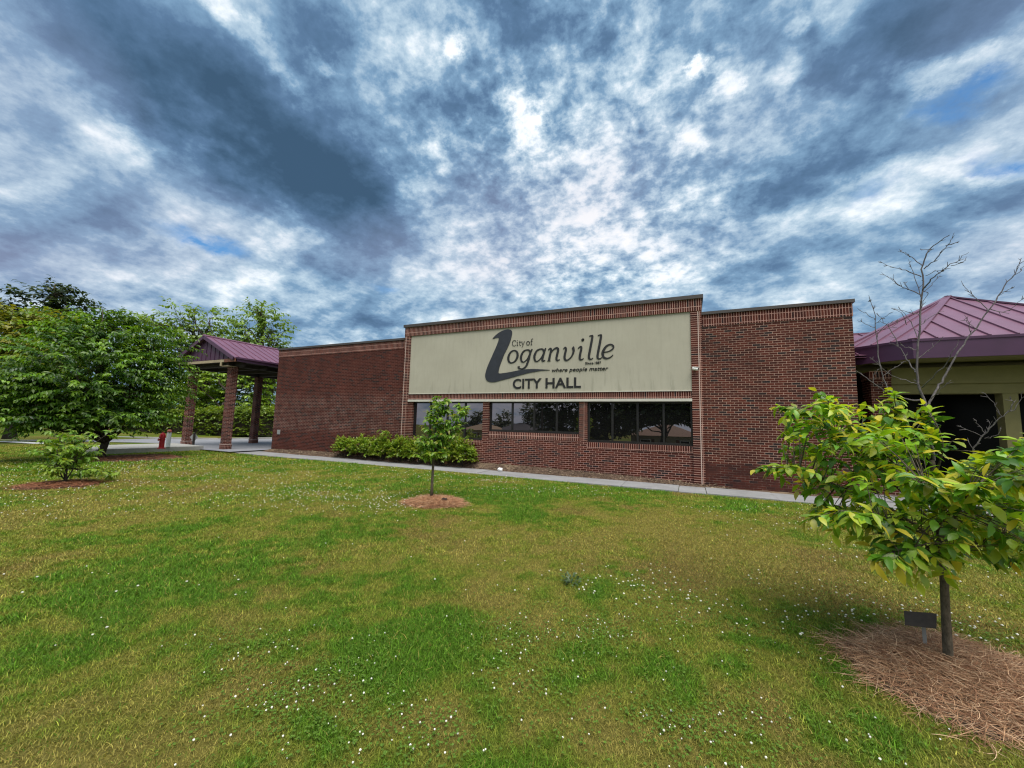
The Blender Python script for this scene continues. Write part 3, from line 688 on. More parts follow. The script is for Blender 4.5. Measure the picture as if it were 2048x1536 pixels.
for s in (-1, 1):
    for i in range(14):
        y = Y0+.25+i*.41
        b.beam((RX+s*.02, y, RZ+.005), (RX+s*EX, y, EZ+.015), .03, .045)
b.build('roof', M['purple'], can)
b = MB(); b.tube([(RX, Y0-.12, RZ+.02), (RX, Y1, RZ+.02)], .06, 6); b.build('ridge_cap', M['purple'], can)
b = MB()
for s in (-1, 1): b.beam((RX+s*.01, Y0-.08, RZ-.06), (RX+s*(EX), Y0-.08, EZ-.06), .05, .17)
b.build('rake_trim', M['purple_dark'], can)
b = MB(); gyf = Y0+.12
b.poly([(RX-EX+.1, gyf, EZ-.02), (RX+EX-.1, gyf, EZ-.02), (RX, gyf, RZ-.08)])
for i in range(13):
    x = RX-2.3+i*.385; t_ = slope(0, x)-.09
    if t_-EZ > .08: b.beam((x, gyf-.012, EZ-.02), (x, gyf-.012, t_), .035, .03, up=(0, 1, 0))
b.build('gable', M['purple_dark'], can)

# ------------------------------------------------------------------ entrance pavilion on the right
pav = empty('entrance_pavilion', (7.5, 16.4, 0), 'entrance pavilion with a low purple standing seam hip roof over olive beams', 'building')
CX, CY, EVZ, APZ = 7.49, 16.45, 4.0, 5.93
hw, ch = 3.52, 1.2
oc = [(CX-hw+ch, CY-hw), (CX+hw-ch, CY-hw), (CX+hw, CY-hw+ch), (CX+hw, CY+hw-ch), (CX+hw-ch, CY+hw), (CX-hw+ch, CY+hw), (CX-hw, CY+hw-ch), (CX-hw, CY-hw+ch)]
apex = np.array((CX, CY, APZ))
b = MB(); hips = MB()
for i in range(8):
    p, q = np.array((*oc[i], EVZ)), np.array((*oc[(i+1) % 8], EVZ)); b.poly([p, q, apex])
    e = q-p; L = np.linalg.norm(e); e /= L; mid = (p+q)/2; up_ = apex-mid; up_ -= e*np.dot(up_, e); H = np.linalg.norm(up_); up_ /= H; nrm = np.cross(e, up_)
    ac = np.dot(apex-p, e)
    n_s = max(2, int(round(L/.46)))
    for k_ in range(1, n_s):
        s_ = L*k_/n_s; h_ = H*(s_/ac if s_ < ac else (L-s_)/(L-ac))*.985
        a_ = p+e*s_+nrm*.012; c_ = a_+up_*h_
        if h_ > .2: b.beam(a_, c_, .03, .05, up=tuple(nrm))
    hips.beam(np.array((*oc[i], EVZ+.02)), apex+np.array((0, 0, .03)), .17, .035)
b.build('roof', M['purple'], pav); hips.build('hip_cap', M['purple'], pav)
b = MB()
for i in range(8):
    p, q = oc[i], oc[(i+1) % 8]
    ci = np.array((CX, CY)); pi_, qi_ = ci+(np.array(p)-ci)*.985, ci+(np.array(q)-ci)*.985
    b.poly([(*p, 3.52), (*q, 3.52), (*q, EVZ), (*p, EVZ)]); b.poly([(*qi_, 3.52), (*pi_, 3.52), (*pi_, 3.9), (*qi_, 3.9)]); b.poly([(*pi_, 3.52), (*qi_, 3.52), (*q, 3.52), (*p, 3.52)])
    po, qo = ci+(np.array(p)-ci)*1.006, ci+(np.array(q)-ci)*1.006
    b.poly([(*po, 3.95), (*qo, 3.95), (*qo, EVZ+.012), (*po, EVZ+.012)])
b.build('fascia', M['fascia'], pav)
b = MB(); b.poly([(*(np.array((CX, CY))+(np.array(p)-np.array((CX, CY)))*.984), 3.56) for p in oc][::-1]); b.build('soffit', M['olive'], pav)
b = MB(); b.box(5.05, 10.6, 14.05, 14.5, 2.98, 3.42); b.build('beam', M['olive'], pav)
b = MB(); b.box(5.05, 10.6, 14.12, 14.45, 2.72, 2.98); b.build('beam', M['olive'], pav)
b = MB(); b.box(7.28, 7.56, 14.14, 14.42, -.1, 2.72); b.build('post', M['olive'], pav)
b = MB(); b.box(10.3, 10.6, 14.14, 14.42, -.1, 2.72); b.build('post', M['olive'], pav)
b = MB(); b.box(4.62, 5.06, 13.9, 14.5, -.3, 3.12, skip='bt'); pc = b.build('brick_column', M['brick'], pav)
b = MB(); b.box(4.60, 5.07, 13.88, 14.5, 3.12, 3.34, rot=True); b.build('column_cap', M['soldier'], pc)
b = MB(); b.box(4.05, 11, 15.6, 15.7, -.1, 3.5); b.box(4.07, 4.2, 14.3, 15.6, -.1, 3.5); b.build('entrance_doors', M['lobby'], pav)
b = MB(); b.box(4.07, 11, 12.7, 15.6, -.2, -.02); b.build('entrance_floor', M['concrete'], pav)
b = MB(); yy0, yy1 = 13.6, 16.6
q = [(1.0, yy0, 3.75), (7.0, yy0, 3.75), (7.0, yy1, 4.93), (1.0, yy1, 4.93)]; b.poly(q); b.poly([(a, b_, c-.06) for a, b_, c in q][::-1]); b.box(1.0, 7.0, yy1, yy1+.3, 4.87, 4.99)
for i in range(13):
    x = 1.3+i*.5; b.beam((x, yy0, 3.77), (x, yy1, 4.95), .03, .045)
b.build('link_roof', M['purple'], pav)

# ------------------------------------------------------------------ foliage tools
def nrmv(a): return a/np.maximum(np.linalg.norm(a, axis=-1, keepdims=True), 1e-9)
ST = {'fine': ((0, .22, .5, .8, 1.0), (.05, .37, .5, .27, .015)), 'far': ((0, .5, 1.0), (.12, .5, .02))}
def leaf_arrays(P, D, N, L, W, lod='far', droop=.25, fold=.25):
    n = len(P); D = nrmv(D); S = nrmv(np.cross(D, N)); N = np.cross(S, D); t, hwid = ST[lod]; k_ = len(t)
    V = np.zeros((n, k_, 3, 3), np.float32); L = np.broadcast_to(L, (n,))[:, None]; W = np.broadcast_to(W, (n,))[:, None]
    dr = droop*rng.uniform(.3, 1.6, (n, 1))
    for i in range(k_):
        mid = P + D*L*t[i]*(1-.12*t[i]) - N*L*dr*t[i]**2
        V[:, i, 1] = mid
        for s, sg in ((0, 1), (2, -1)): V[:, i, s] = mid + S*sg*W*hwid[i] + N*W*hwid[i]*fold
    q = []
    for i in range(k_-1):
        for s in (0, 1): a = i*3+s; q.append((a, a+1, a+4, a+3))
    q = np.array(q)[None]+(np.arange(n)*k_*3)[:, None, None]
    return V.reshape(-1, 3), q.reshape(-1), k_*3
def make_crown(name, parts, parent, m=None, lod='far'):
    """parts: list of (P, D, N, L, W, col) -> one mesh"""
    Vs, Is, Cs, o = [], [], [], 0
    for P, D, N, L, W, c, dp in parts:
        if not len(P): continue
        V, I, per = leaf_arrays(P, D, N, L, W, lod, dp); Vs.append(V); Is.append(I+o); Cs.append(np.repeat(c, per, 0)); o += len(V)
    return raw_mesh(name, np.concatenate(Vs), 4, np.concatenate(Is), m or M['leaf'], parent, np.concatenate(Cs))
def sprays(O, D, length, nl, leafL, leafW, cols, droop=.5, jitter=.35, tipc=None, along=.15):
    """leafy twigs: nl leaves set alternately along each twig; returns leaf arrays"""
    n = len(O); D = nrmv(D); Z = np.array((0, 0, 1.0)); S = nrmv(np.cross(D, Z)+1e-6)
    length = np.broadcast_to(length, (n,))
    s = np.tile(np.linspace(along, 1, nl), (n, 1))+rng.uniform(-.04, .04, (n, nl))
    P = O[:, None]+D[:, None]*(s*length[:, None])[..., None]-Z*(.18*s**2*length[:, None])[..., None]
    sg = np.where((np.arange(nl) % 2) == 0, 1, -1)[None, :, None]
    ld = D[:, None]*.75+S[:, None]*sg*.8-Z*droop*rng.uniform(.4, 1.5, (n, nl, 1))+rng.normal(0, jitter, (n, nl, 3))
    nn = Z+rng.normal(0, .35, (n, nl, 3))+D[:, None]*.2
    c = cols[rng.integers(0, len(cols), n)][:, None]*rng.uniform(.75, 1.25, (n, nl, 1))
    if tipc is not None:
        f = np.clip((s-.72)*3.2, 0, 1)[..., None]*rng.uniform(.2, 1.1, (n, nl, 1)).clip(0, 1); c = c*(1-f)+tipc*f
    L = leafL*rng.uniform(.65, 1.2, (n, nl)); W = leafW*rng.uniform(.75, 1.2, (n, nl))
    r = lambda a: a.reshape(-1, 3)
    return r(P), r(ld), r(nn), L.ravel(), W.ravel(), r(c), droop*.55
def blob(u, v, r, ru, rv, rd=None):
    c = at(u, v, r); rx = np.linalg.norm(at(u+ru, v, r)-at(u-ru, v, r))/2; rz = np.linalg.norm(at(u, v+rv, r)-at(u, v-rv, r))/2
    rx = min(rx, ru*r/777*1.5)
    return (c, np.array((rx, rx if rd is None else rd, rz)))
def blob_points(bl, n, shell=.55):
    d = nrmv(rng.normal(size=(n, 3))); r = rng.uniform(shell**3, 1, n)**(1/3)
    return bl[0]+d*r[:, None]*bl[1], d
def wob(p, q, n=5, a=.06, sag=0):
    p, q = np.array(p), np.array(q); L = np.linalg.norm(q-p); out = []
    for i in range(n):
        t = i/(n-1); o = rng.normal(0, a*L, 3)*math.sin(math.pi*t); out.append(p+(q-p)*t+o-np.array((0, 0, sag*L*math.sin(math.pi*t))))
    return out
def tree(name, label, base, blobs, cols, nspray, nl, leafL, leafW, trunk_r, fork=.35, bark=None, cat='tree', group=None, tl=.7, droop=.5, limbs=3, lean=(0, 0), tipc=None, twig=True, shell=.5):
    base = np.array(base, float); o = empty(name, tuple(base), label, cat, group)
    cen = sum(b_[0]*np.prod(b_[1]) for b_ in blobs)/sum(np.prod(b_[1]) for b_ in blobs)
    topz = max(b_[0][2]+b_[1][2]*.5 for b_ in blobs); H = topz-base[2]
    fk = base+np.array((lean[0], lean[1], H*fork)); ax_top = np.array((cen[0], cen[1], topz))
    tb = MB(); trunk = wob(base-np.array((0, 0, .15)), fk, 5, .03)+wob(fk, ax_top, 6, .04)[1:]
    rr = np.interp(np.linspace(0, 1, len(trunk)), [0, .08, .4, 1], [trunk_r*1.45, trunk_r, trunk_r*.75, trunk_r*.08])
    tb.tube(trunk, list(rr), 9)
    parts = []; vol = np.array([np.prod(b_[1])**(2/3) for b_ in blobs]); share = np.maximum(1, (nspray*vol/vol.sum()).astype(int))
    for bl, ns in zip(blobs, share):
        O, out = blob_points(bl, ns, shell)
        axis = np.stack([np.full(ns, cen[0]), np.full(ns, cen[1]), O[:, 2]-.3*H*.2], 1)
        D = nrmv(nrmv(O-axis)*1.0+out*.5+rng.normal(0, .3, (ns, 3))+np.array((0, 0, .12)))
        O2 = O-D*tl*.6
        parts.append(sprays(O2, D, tl*rng.uniform(.7, 1.3, ns), nl, leafL, leafW, cols, droop, tipc=tipc))
        for _ in range(limbs):
            i = rng.integers(ns); s0 = trunk[rng.integers(2, len(trunk)-1)]
            if s0[2] > O[i][2]: s0 = trunk[2]
            m_ = wob(s0, O2[i], 6, .07, -.04); r0 = trunk_r*rng.uniform(.25, .45)
            tb.tube(m_, list(np.linspace(r0, trunk_r*.06, 6)), 6)
            if twig:
                for j in rng.integers(0, ns, 3): tb.tube(wob(m_[3+j % 3], O2[j], 4, .06), [trunk_r*.10, trunk_r*.07, trunk_r*.05, trunk_r*.03], 4, caps=False)
    tb.build('trunk', bark or M['bark'], o, smooth=True)
    make_crown('crown', parts, o)
    return o
def A(*c): return np.array(c, float)
DKG = A((.03, .085, .014), (.05, .13, .016), (.10, .22, .022), (.018, .055, .012), (.16, .31, .03), (.075, .18, .02))
MDG = A((.05, .11, .016), (.065, .135, .018), (.04, .09, .015))
LTG = A((.10, .17, .022), (.085, .15, .02), (.12, .18, .03))
YEL = A((.30, .25, .03))[0]

# big dark leafy tree left
ba = atz(203, 914, 0)
tree('leafy_tree', 'big dense dark green tree on the left with drooping leaves almost down to the lawn', ba,
     [blob(180, 750, 21, 135, 95, 2.3), blob(80, 790, 21, 90, 75, 1.8), blob(285, 775, 21, 52, 85, 1.6), blob(200, 668, 21.5, 85, 42, 1.8), blob(322, 690, 21.5, 34, 46, 1.2), blob(206, 634, 21.5, 10, 22, .4),
      blob(245, 826, 20.6, 75, 22, 1.6), blob(90, 834, 20.6, 85, 16, 1.6), blob(0, 790, 21, 50, 50, 1.4), blob(330, 740, 21, 22, 36, 1), blob(250, 640, 21.5, 30, 22, .8)],
     DKG*np.array((1.3, 1.22, .9)), 2000, 20, .165, .066, .13, fork=.22, tl=1.0, droop=.6, limbs=5, shell=.3, tipc=A((.13, .20, .03))[0])
# light tree behind it at the left edge
tree('maple_tree', 'yellow green round tree at the left edge behind the dark tree', at(20, 872, 34), [blob(30, 690, 33, 95, 55, 3), blob(110, 660, 33, 60, 40, 2), blob(-60, 720, 33, 80, 80, 3), blob(60, 640, 33, 50, 28, 2), blob(20, 760, 33, 70, 40, 3)],
     A((.19, .24, .02), (.14, .21, .02), (.24, .24, .03)), 1500, 11, .22, .13, .2, limbs=2, tl=.9)
tree('tall_tree', 'tall dark tree with thick grey trunk whose ragged top shows above the others', at(80, 873, 46), [blob(110, 598, 46, 45, 26, 2.5), blob(40, 622, 46, 50, 20, 2), blob(140, 640, 46, 36, 24, 2), blob(70, 650, 46, 50, 30, 2.5), blob(10, 616, 46, 22, 12, 1), blob(100, 720, 46, 80, 50, 3), blob(120, 574, 46, 22, 8, 1)],
     A((.028, .05, .016), (.035, .06, .016)), 520, 11, .36, .21, .55, limbs=5, tl=1.2, bark=M['bark_grey'], shell=.2)
tree('open_crowned_tree', 'tree with an airy pale green crown between the dark tree and the canopy roof', at(392, 868, 47), [blob(360, 625, 47, 30, 22, 2), blob(340, 670, 47, 50, 40, 3), blob(432, 640, 47, 24, 32, 2), blob(400, 690, 47, 50, 40, 3), blob(440, 680, 47, 30, 30, 2), blob(290, 640, 47, 45, 26, 2), blob(380, 770, 47, 60, 50, 3)],
     A((.20, .31, .06), (.15, .25, .045)), 430, 10, .36, .2, .32, limbs=6, tl=1.1, lean=(1.5, 0), shell=.25)
tree('open_crowned_tree', 'airy tree showing above the ridge of the purple canopy beside the brick wall', at(530, 868, 44), [blob(525, 625, 44, 38, 26, 2), blob(490, 660, 44, 26, 30, 2), blob(548, 655, 44, 26, 36, 2), blob(520, 690, 44, 50, 30, 2.5), blob(560, 690, 44, 16, 16, 1), blob(476, 700, 44, 30, 30, 2)],
     A((.20, .31, .06), (.15, .25, .045)), 330, 10, .34, .2, .30, limbs=7, tl=1.1, bark=M['bark_grey'], shell=.2)
tree('spreading_tree', 'bright green tree with a leaning dark trunk seen under the canopy', at(398, 868, 42), [blob(420, 765, 43, 55, 38, 3), blob(480, 780, 43, 50, 42, 3), blob(535, 790, 44, 40, 45, 3), blob(390, 800, 43, 50, 30, 3), blob(460, 740, 43, 60, 26, 3), blob(520, 745, 44, 40, 25, 2)],
     A((.25, .38, .035), (.20, .32, .03), (.12, .21, .02)), 900, 11, .32, .19, .33, limbs=3, tl=1.1, lean=(3.0, .4))
for u, r, lb, hh in ((-40, 70, 'dark far tree at the left edge beyond the lawn slope', 50), (70, 75, 'dark far tree behind the thick grey trunk', 55), (200, 72, 'dark far tree hidden behind the big leafy tree', 50), (300, 66, 'dark far tree left of the first brick pillar', 60), (600, 80, 'far tree behind the brick wall of the hall', 50)):
    tree('distant_tree', lb, at(u, 858, r), [blob(u, 858-hh*.75, r, 75, hh*.75, 6), blob(u+50, 858-hh*.5, r, 50, hh*.5, 5), blob(u-50, 858-hh*.5, r, 50, hh*.5, 5)], DKG*1.25, 620, 9, .6, .36, .4, limbs=1, tl=1.8, group='far trees beyond the drive')

def foliage_box(name, label, pts, w_, h_, n, cols, leafL, leafW, cat, core=True, nl=8, tl=.35, tipc=None):
    """clipped hedge along a line"""
    pts = [np.array(p, float) for p in pts]; o = empty(name, tuple(pts[0]), label, cat)
    seg = [(a, b_) for a, b_ in zip(pts[:-1], pts[1:])]; Ls = np.array([np.linalg.norm(b_-a) for a, b_ in seg]); parts = []
    cb = MB()
    for (a, b_), L in zip(seg, Ls):
        k_ = int(n*L/Ls.sum()); d = (b_-a)/L; s = np.array((-d[1], d[0], 0)); t = rng.uniform(0, 1, k_)
        th = rng.uniform(-.15, math.pi+.15, k_); rr = rng.uniform(.8, 1.04, k_)+.08*np.sin(t*L*3.1)
        off = s[None]*(np.cos(th)*w_/2*rr)[:, None]*1.0; hz_ = np.abs(np.sin(th))**.5*np.sign(np.sin(th))*h_*.5*rr+h_*.5
        hz_ = np.where(rng.random(k_) < .45, rng.uniform(0.05, 1, k_)*h_*.9, hz_); O = a+d*(t*L)[:, None]+off+np.array((0, 0, 1.0))*hz_[:, None]
        D = nrmv(off*1.0/(w_/2)+np.array((0, 0, .5))+rng.normal(0, .4, (k_, 3)))
        parts.append(sprays(O-D*tl*.5, D, tl, nl, leafL, leafW, cols, .35, tipc=tipc))
        cb.beam(a+np.array((0, 0, h_*.40)), b_+np.array((0, 0, h_*.40)), w_*.62, h_*.74)  # added solid box, a dark inside behind the leaf shell; no stems modelled
    cb.build('stems_or_dark_core', M['bark'], o); make_crown('leaves', parts, o); return o
h0, h1, h2 = at(250, 871, 44), at(430, 873, 40), at(600, 872, 36)
foliage_box('hedge', 'long rounded yellow green hedge beyond the drive behind the brick pillars', [h0, h1, h2], 2.0, 2.35, 2600, A((.13, .20, .018), (.17, .24, .02), (.10, .17, .016)), .22, .11, 'hedge', tl=.5)

# shrubs along the wall under the first window
SHR = [(-13.75, .88, 'leftmost leafy shrub of the row against the brick wall'), (-12.75, .95, 'second leafy shrub from the left in the row under the wall'), (-11.7, .97, 'tallest leafy shrub with a raised tuft beside the brick pier'), (-10.7, .98, 'leafy shrub below the left end of the first window'), (-9.7, .98, 'leafy shrub behind the staked young tree trunk'), (-8.75, 1.0, 'leafy shrub with reddish inner leaves right of the young tree trunk'), (-7.85, 1.08, 'rightmost leafy shrub at the end of the row')]
SHG = A((.16, .29, .02), (.20, .34, .022), (.12, .23, .018), (.27, .35, .035))
for i, (x, h_, lb) in enumerate(SHR):
    o = empty('shrub', (x, 12.72, .08), lb, 'shrub', 'shrubs in a row along the wall'); tb = MB(); n = 420
    for _ in range(12):
        a = rng.uniform(0, 6.28); tb.tube(wob((x+.06*math.cos(a), 12.74+.04*math.sin(a), .0), (x+.34*math.cos(a), 12.72+.26*math.sin(a), h_*rng.uniform(.5, .85)), 4, .05), [.012, .010, .007, .004], 5)
    tb.build('stems_or_dark_core', M['bark'], o)
    d = nrmv(rng.normal(size=(n, 3))); d[:, 2] = np.abs(d[:, 2])*1.0-.35*(rng.random(n) < .45)
    r_ = rng.uniform(.55, 1.05, n)*(1+.22*np.sin(d[:, 0]*7+i)*np.cos(d[:, 1]*6+i*2)); O = np.array((x, 12.70, .42))+d*r_[:, None]*np.array((.60, .36, h_-.42)); O[:, 2] = np.maximum(O[:, 2], .16)
    if i == 2: O[:26] = np.array((x+.1, 12.66, h_+.08))+rng.normal(0, 1, (26, 3))*np.array((.16, .12, .10))
    if i == 6: O[:16] = np.array((x-.2, 12.66, h_+.02))+rng.normal(0, 1, (16, 3))*np.array((.13, .1, .08))
    D = nrmv(d+np.array((0, 0, .5))+rng.normal(0, .35, (n, 3)))
    p1 = sprays(O-D*.1, D, .22, 12, .088, .042, SHG, .3, .45, tipc=A((.20, .22, .03))[0])
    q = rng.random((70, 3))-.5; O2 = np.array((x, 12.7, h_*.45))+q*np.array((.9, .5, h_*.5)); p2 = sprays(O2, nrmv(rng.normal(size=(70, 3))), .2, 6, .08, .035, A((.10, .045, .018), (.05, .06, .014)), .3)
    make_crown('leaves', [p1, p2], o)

# ------------------------------------------------------------------ mulch rings of pine straw
def ring(name, label, c, rx, ry, h_, nneedle, cols, L=(.11, .22), wd=.0024, seed=0, bare=None):
    r_ = np.random.default_rng(seed); o = empty(name, (c[0], c[1], 0), label, 'mulch ring')
    ph = r_.uniform(0, 6.28, 3)
    def edge(a): return 1+.08*np.sin(3*a+ph[0])+.06*np.sin(5*a+ph[1])+.04*np.sin(9*a+ph[2])+.03*np.sin(17*a+ph[0])
    V, nr, na = [], 9, 60
    for i in range(nr):
        t = i/(nr-1)
        for j in range(na):
            a = 2*math.pi*j/na; x, y = c[0]+rx*edge(a)*t*math.cos(a), c[1]+ry*edge(a)*t*math.sin(a)
            V.append((x, y, float(gz(x, y))+h_*(1-t**2.2)-.004*(i == nr-1)*4))
    idx = np.array([(i*na+j, i*na+(j+1) % na, (i+1)*na+(j+1) % na, (i+1)*na+j) for i in range(nr-1) for j in range(na)])[:, ::-1].ravel()
    raw_mesh('mound', np.array(V), 4, idx, M['mulch'], o)
    n = nneedle; a = r_.uniform(0, 6.283, n); t = np.sqrt(r_.uniform(0, 1, n))*(.95+.10*np.clip(r_.normal(0, 1, n), -2, 2.6))
    x, y = c[0]+rx*edge(a)*t*np.cos(a), c[1]+ry*edge(a)*t*np.sin(a)
    z = gz(x, y)+h_*np.clip(1-t**2.2, 0, 1)+r_.uniform(.002, .028, n)
    hd = r_.uniform(0, 6.283, n); cur = r_.normal(0, 1.0, n); ln = r_.uniform(*L, n); pitch = r_.normal(0, .13, n)
    K = 5; Vn = np.zeros((n, K, 2, 3), np.float32); px, py, pz = x.copy(), y.copy(), z.copy()
    for k_ in range(K):
        h2_ = hd+cur*(k_/(K-1)-.5); s = np.stack([-np.sin(h2_), np.cos(h2_), r_.uniform(-.6, .6, n)], 1)*(wd/2)*(1 if k_ < K-1 else .4)
        q = np.stack([px, py, np.maximum(pz, gz(px, py)+.001)], 1); Vn[:, k_, 0] = q-s; Vn[:, k_, 1] = q+s
        st = ln/(K-1); px = px+np.cos(h2_)*st; py = py+np.sin(h2_)*st; pz = pz+st*(pitch-.12*(k_/(K-1)))
    f = np.array([(2*k_, 2*k_+1, 2*k_+3, 2*k_+2) for k_ in range(K-1)])[None]+(np.arange(n)*K*2)[:, None, None]
    col = cols[r_.integers(0, len(cols), n)]*r_.uniform(.6, 1.35, (n, 1))
    tag(raw_mesh('pine_straw', Vn.reshape(-1, 3), 4, f.reshape(-1), M['straw'], o, np.repeat(col, K*2, 0), smooth=False), kind='stuff')
    return o
STR = A((.36, .20, .11), (.44, .265, .15), (.22, .11, .06), (.56, .38, .24), (.30, .15, .085))
RINGS = [((1.74, 3.82), .76, .69), ((-4.72, 6.73), .57, .54), ((-13.1, 4.0), .72, .72), ((-19.4, 7.8), 1.5, 1.5)]
ring('mulch_ring', 'large pine straw mulch ring around the near tree with the plaque', *RINGS[0], .07, 11000, STR, seed=1)
ring('mulch_ring', 'round orange brown pine straw ring around the thin young tree in the middle', *RINGS[1], .055, 11000, STR*np.array((1.05, .98, .92)), wd=.0055, seed=2)
ring('mulch_ring', 'flat reddish mulch ring under the bushy sapling on the left', *RINGS[2], .05, 2200, STR*np.array((.6, .42, .38)), wd=.008, seed=3)
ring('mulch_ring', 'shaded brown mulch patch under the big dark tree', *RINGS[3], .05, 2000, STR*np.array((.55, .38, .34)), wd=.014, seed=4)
# straw and leaf litter on the planting strip
n = 5200; x = rng.uniform(-19, 1.0, n); y = rng.uniform(12.6, 13.02, n); z = np.interp(x, [-19.3, -17, -7, -4, -2, 0, 1], [.06, .12, .17, .13, .09, .0, -.05]); z = -.055+(z+.06)*np.clip((y-12.6)/.45, 0, 1)**.8+rng.uniform(.01, .04, n)
a = rng.uniform(0, 6.283, n); D = np.stack([np.cos(a), np.sin(a)*.7, rng.normal(.05, .25, n)], 1)
tag(make_crown('leaf_litter', [(np.stack([x, y, z], 1), D, np.tile((0, 0, 1.0), (n, 1))+rng.normal(0, .5, (n, 3)), rng.uniform(.04, .13, n), rng.uniform(.008, .03, n), A((.22, .16, .115), (.12, .08, .055), (.32, .25, .17), (.07, .045, .035))[rng.integers(0, 4, n)]*rng.uniform(.6, 1.2, (n, 1)), .2)], None, M['straw']), kind='stuff')
def lump(name, label, cat, c, r_, m, seed, sq=.7):
    q = np.random.default_rng(seed); b = MB(); prof = []
    n = 12
    for i in range(1, 7):
        a = math.pi*i/7; prof.append((math.sin(a)*r_, -math.cos(a)*r_*sq))
    b.lathe((0, 0, 0), prof, n); k_ = {}
    for i, v in enumerate(b.v):
        key = tuple(round(t, 4) for t in v); f = k_.setdefault(key, 1+q.uniform(-.25, .25)); b.v[i] = (c[0]+v[0]*f*1.1, c[1]+v[1]*f*.9, c[2]+v[2]*f)
    return tag(b.build(name, m, smooth=True), label, cat)
p = atz(889, 1003, .06); lump('pine_cone', 'dark brown clump lying on the pine straw right of the thin trunk', 'pine cone', (p[0], p[1], .09), .065, simple('dark cone', (.03, .016, .012), .9, .5, 40, bump=.8), 5)
p = atz(826, 1002, .03); lump('pine_cone', 'small dark clump at the left edge of the middle straw ring', 'pine cone', (p[0], p[1], .05), .04, simple('brown cone', (.06, .03, .02), .9, .5, 40, bump=.8), 6)
p = atz(1000, 939, .03); lump('white_stone', 'small white stone at the edge of the walk below the middle window', 'stone', (p[0], p[1], .03), .09, simple('white stone', (.8, .8, .8), .8, .08, 9), 8, .75)

# ------------------------------------------------------------------ young tree in the middle
yt = empty('young_tree', tuple(atz(863, 999, .0)), 'slim young tree with a forked leafy top standing in front of the first window', 'tree')
RY = 8.55
tb = MB(); path = lambda pts, r=RY: [at(u, v, r+(q[0] if q else 0)) for u, v, *q in pts]
mp = path([(863, 1003), (864, 970), (866, 935), (868, 900), (870, 868), (874, 835), (879, 803)]); tb.tube(mp, [.036, .029, .026, .024, .018, .011, .004], 8)
lp = path([(868, 905), (882, 885), (900, 862), (915, 838), (925, 815)]); tb.tube(lp, [.018, .015, .012, .008, .003], 6)
OT, DT, LT_ = [], [], []
def side_twigs(pth, n, ln, spread=.22, up=.3):
    pth = np.array(pth); seg = np.linspace(.12, 1, n)
    for s in seg:
        i = min(int(s*(len(pth)-1)), len(pth)-2); f = s*(len(pth)-1)-i; p_ = pth[i]*(1-f)+pth[i+1]*f; d = nrmv(pth[i+1]-pth[i])
        a = rng.uniform(0, 6.283); o_ = np.array((math.cos(a), math.sin(a), up+rng.normal(0, .25))); dd = nrmv(o_+d*.5)
        l_ = ln*rng.uniform(.6, 1.2)*(1.15-.6*s); tb.tube([p_, p_+dd*l_*.5, p_+dd*l_-np.array((0, 0, .05*l_))], [.007, .005, .002], 4, caps=False)
        OT.append(p_+dd*l_*.15); DT.append(dd); LT_.append(l_)
side_twigs(mp[2:], 64, .36); side_twigs(lp, 40, .30); side_twigs(path([(867, 925), (868, 895)]), 24, .42, up=.05); side_twigs(path([(868, 905), (850, 890), (838, 880)]), 6, .22)
tb.build('trunk', M['bark_grey'], yt, smooth=True)
make_crown('crown', [sprays(np.array(OT), np.array(DT), np.array(LT_), 13, .13, .05, A((.15, .31, .03), (.19, .35, .032), (.10, .23, .024)), .55, .4, tipc=A((.26, .24, .04))[0])], yt, lod='fine')

# ------------------------------------------------------------------ bushy sapling left
RS = 13.85
bs = empty('bushy_sapling', tuple(atz(130, 966, 0)), 'low bushy light green sapling on the reddish mulch ring at left', 'tree')
tb = MB(); OT, DT, LT_ = [], [], []
b0 = at(131, 962, RS)
tb.tube([at(131, 970, RS), at(131, 955, RS), at(133, 938, RS)], [.035, .03, .022], 7)
for u, v, dr in ((95, 880, .1), (120, 872, -.1), (150, 868, 0), (178, 872, .1), (215, 868, -.1), (88, 905, 0), (100, 935, -.2), (190, 905, .1), (180, 940, 0), (205, 945, -.2), (140, 890, .2), (115, 900, -.3), (160, 900, -.3), (130, 880, .3), (232, 948, 0)):
    p_ = wob(b0 if rng.random() < .5 else at(133, 938, RS), at(u, v, RS+dr), 6, .06, -.05); tb.tube(p_, [.014, .012, .010, .008, .005, .003], 5); side_twigs(p_[1:], 9, .30, up=.3)
tb.build('trunk', M['bark'], bs, smooth=True)
make_crown('crown', [sprays(np.array(OT), np.array(DT), np.array(LT_)*1.1, 12, .14, .055, A((.19, .34, .035), (.15, .29, .03), (.25, .38, .045)), .6, .35, tipc=A((.22, .25, .035))[0])], bs, lod='far')
p = atz(205, 905, 0)

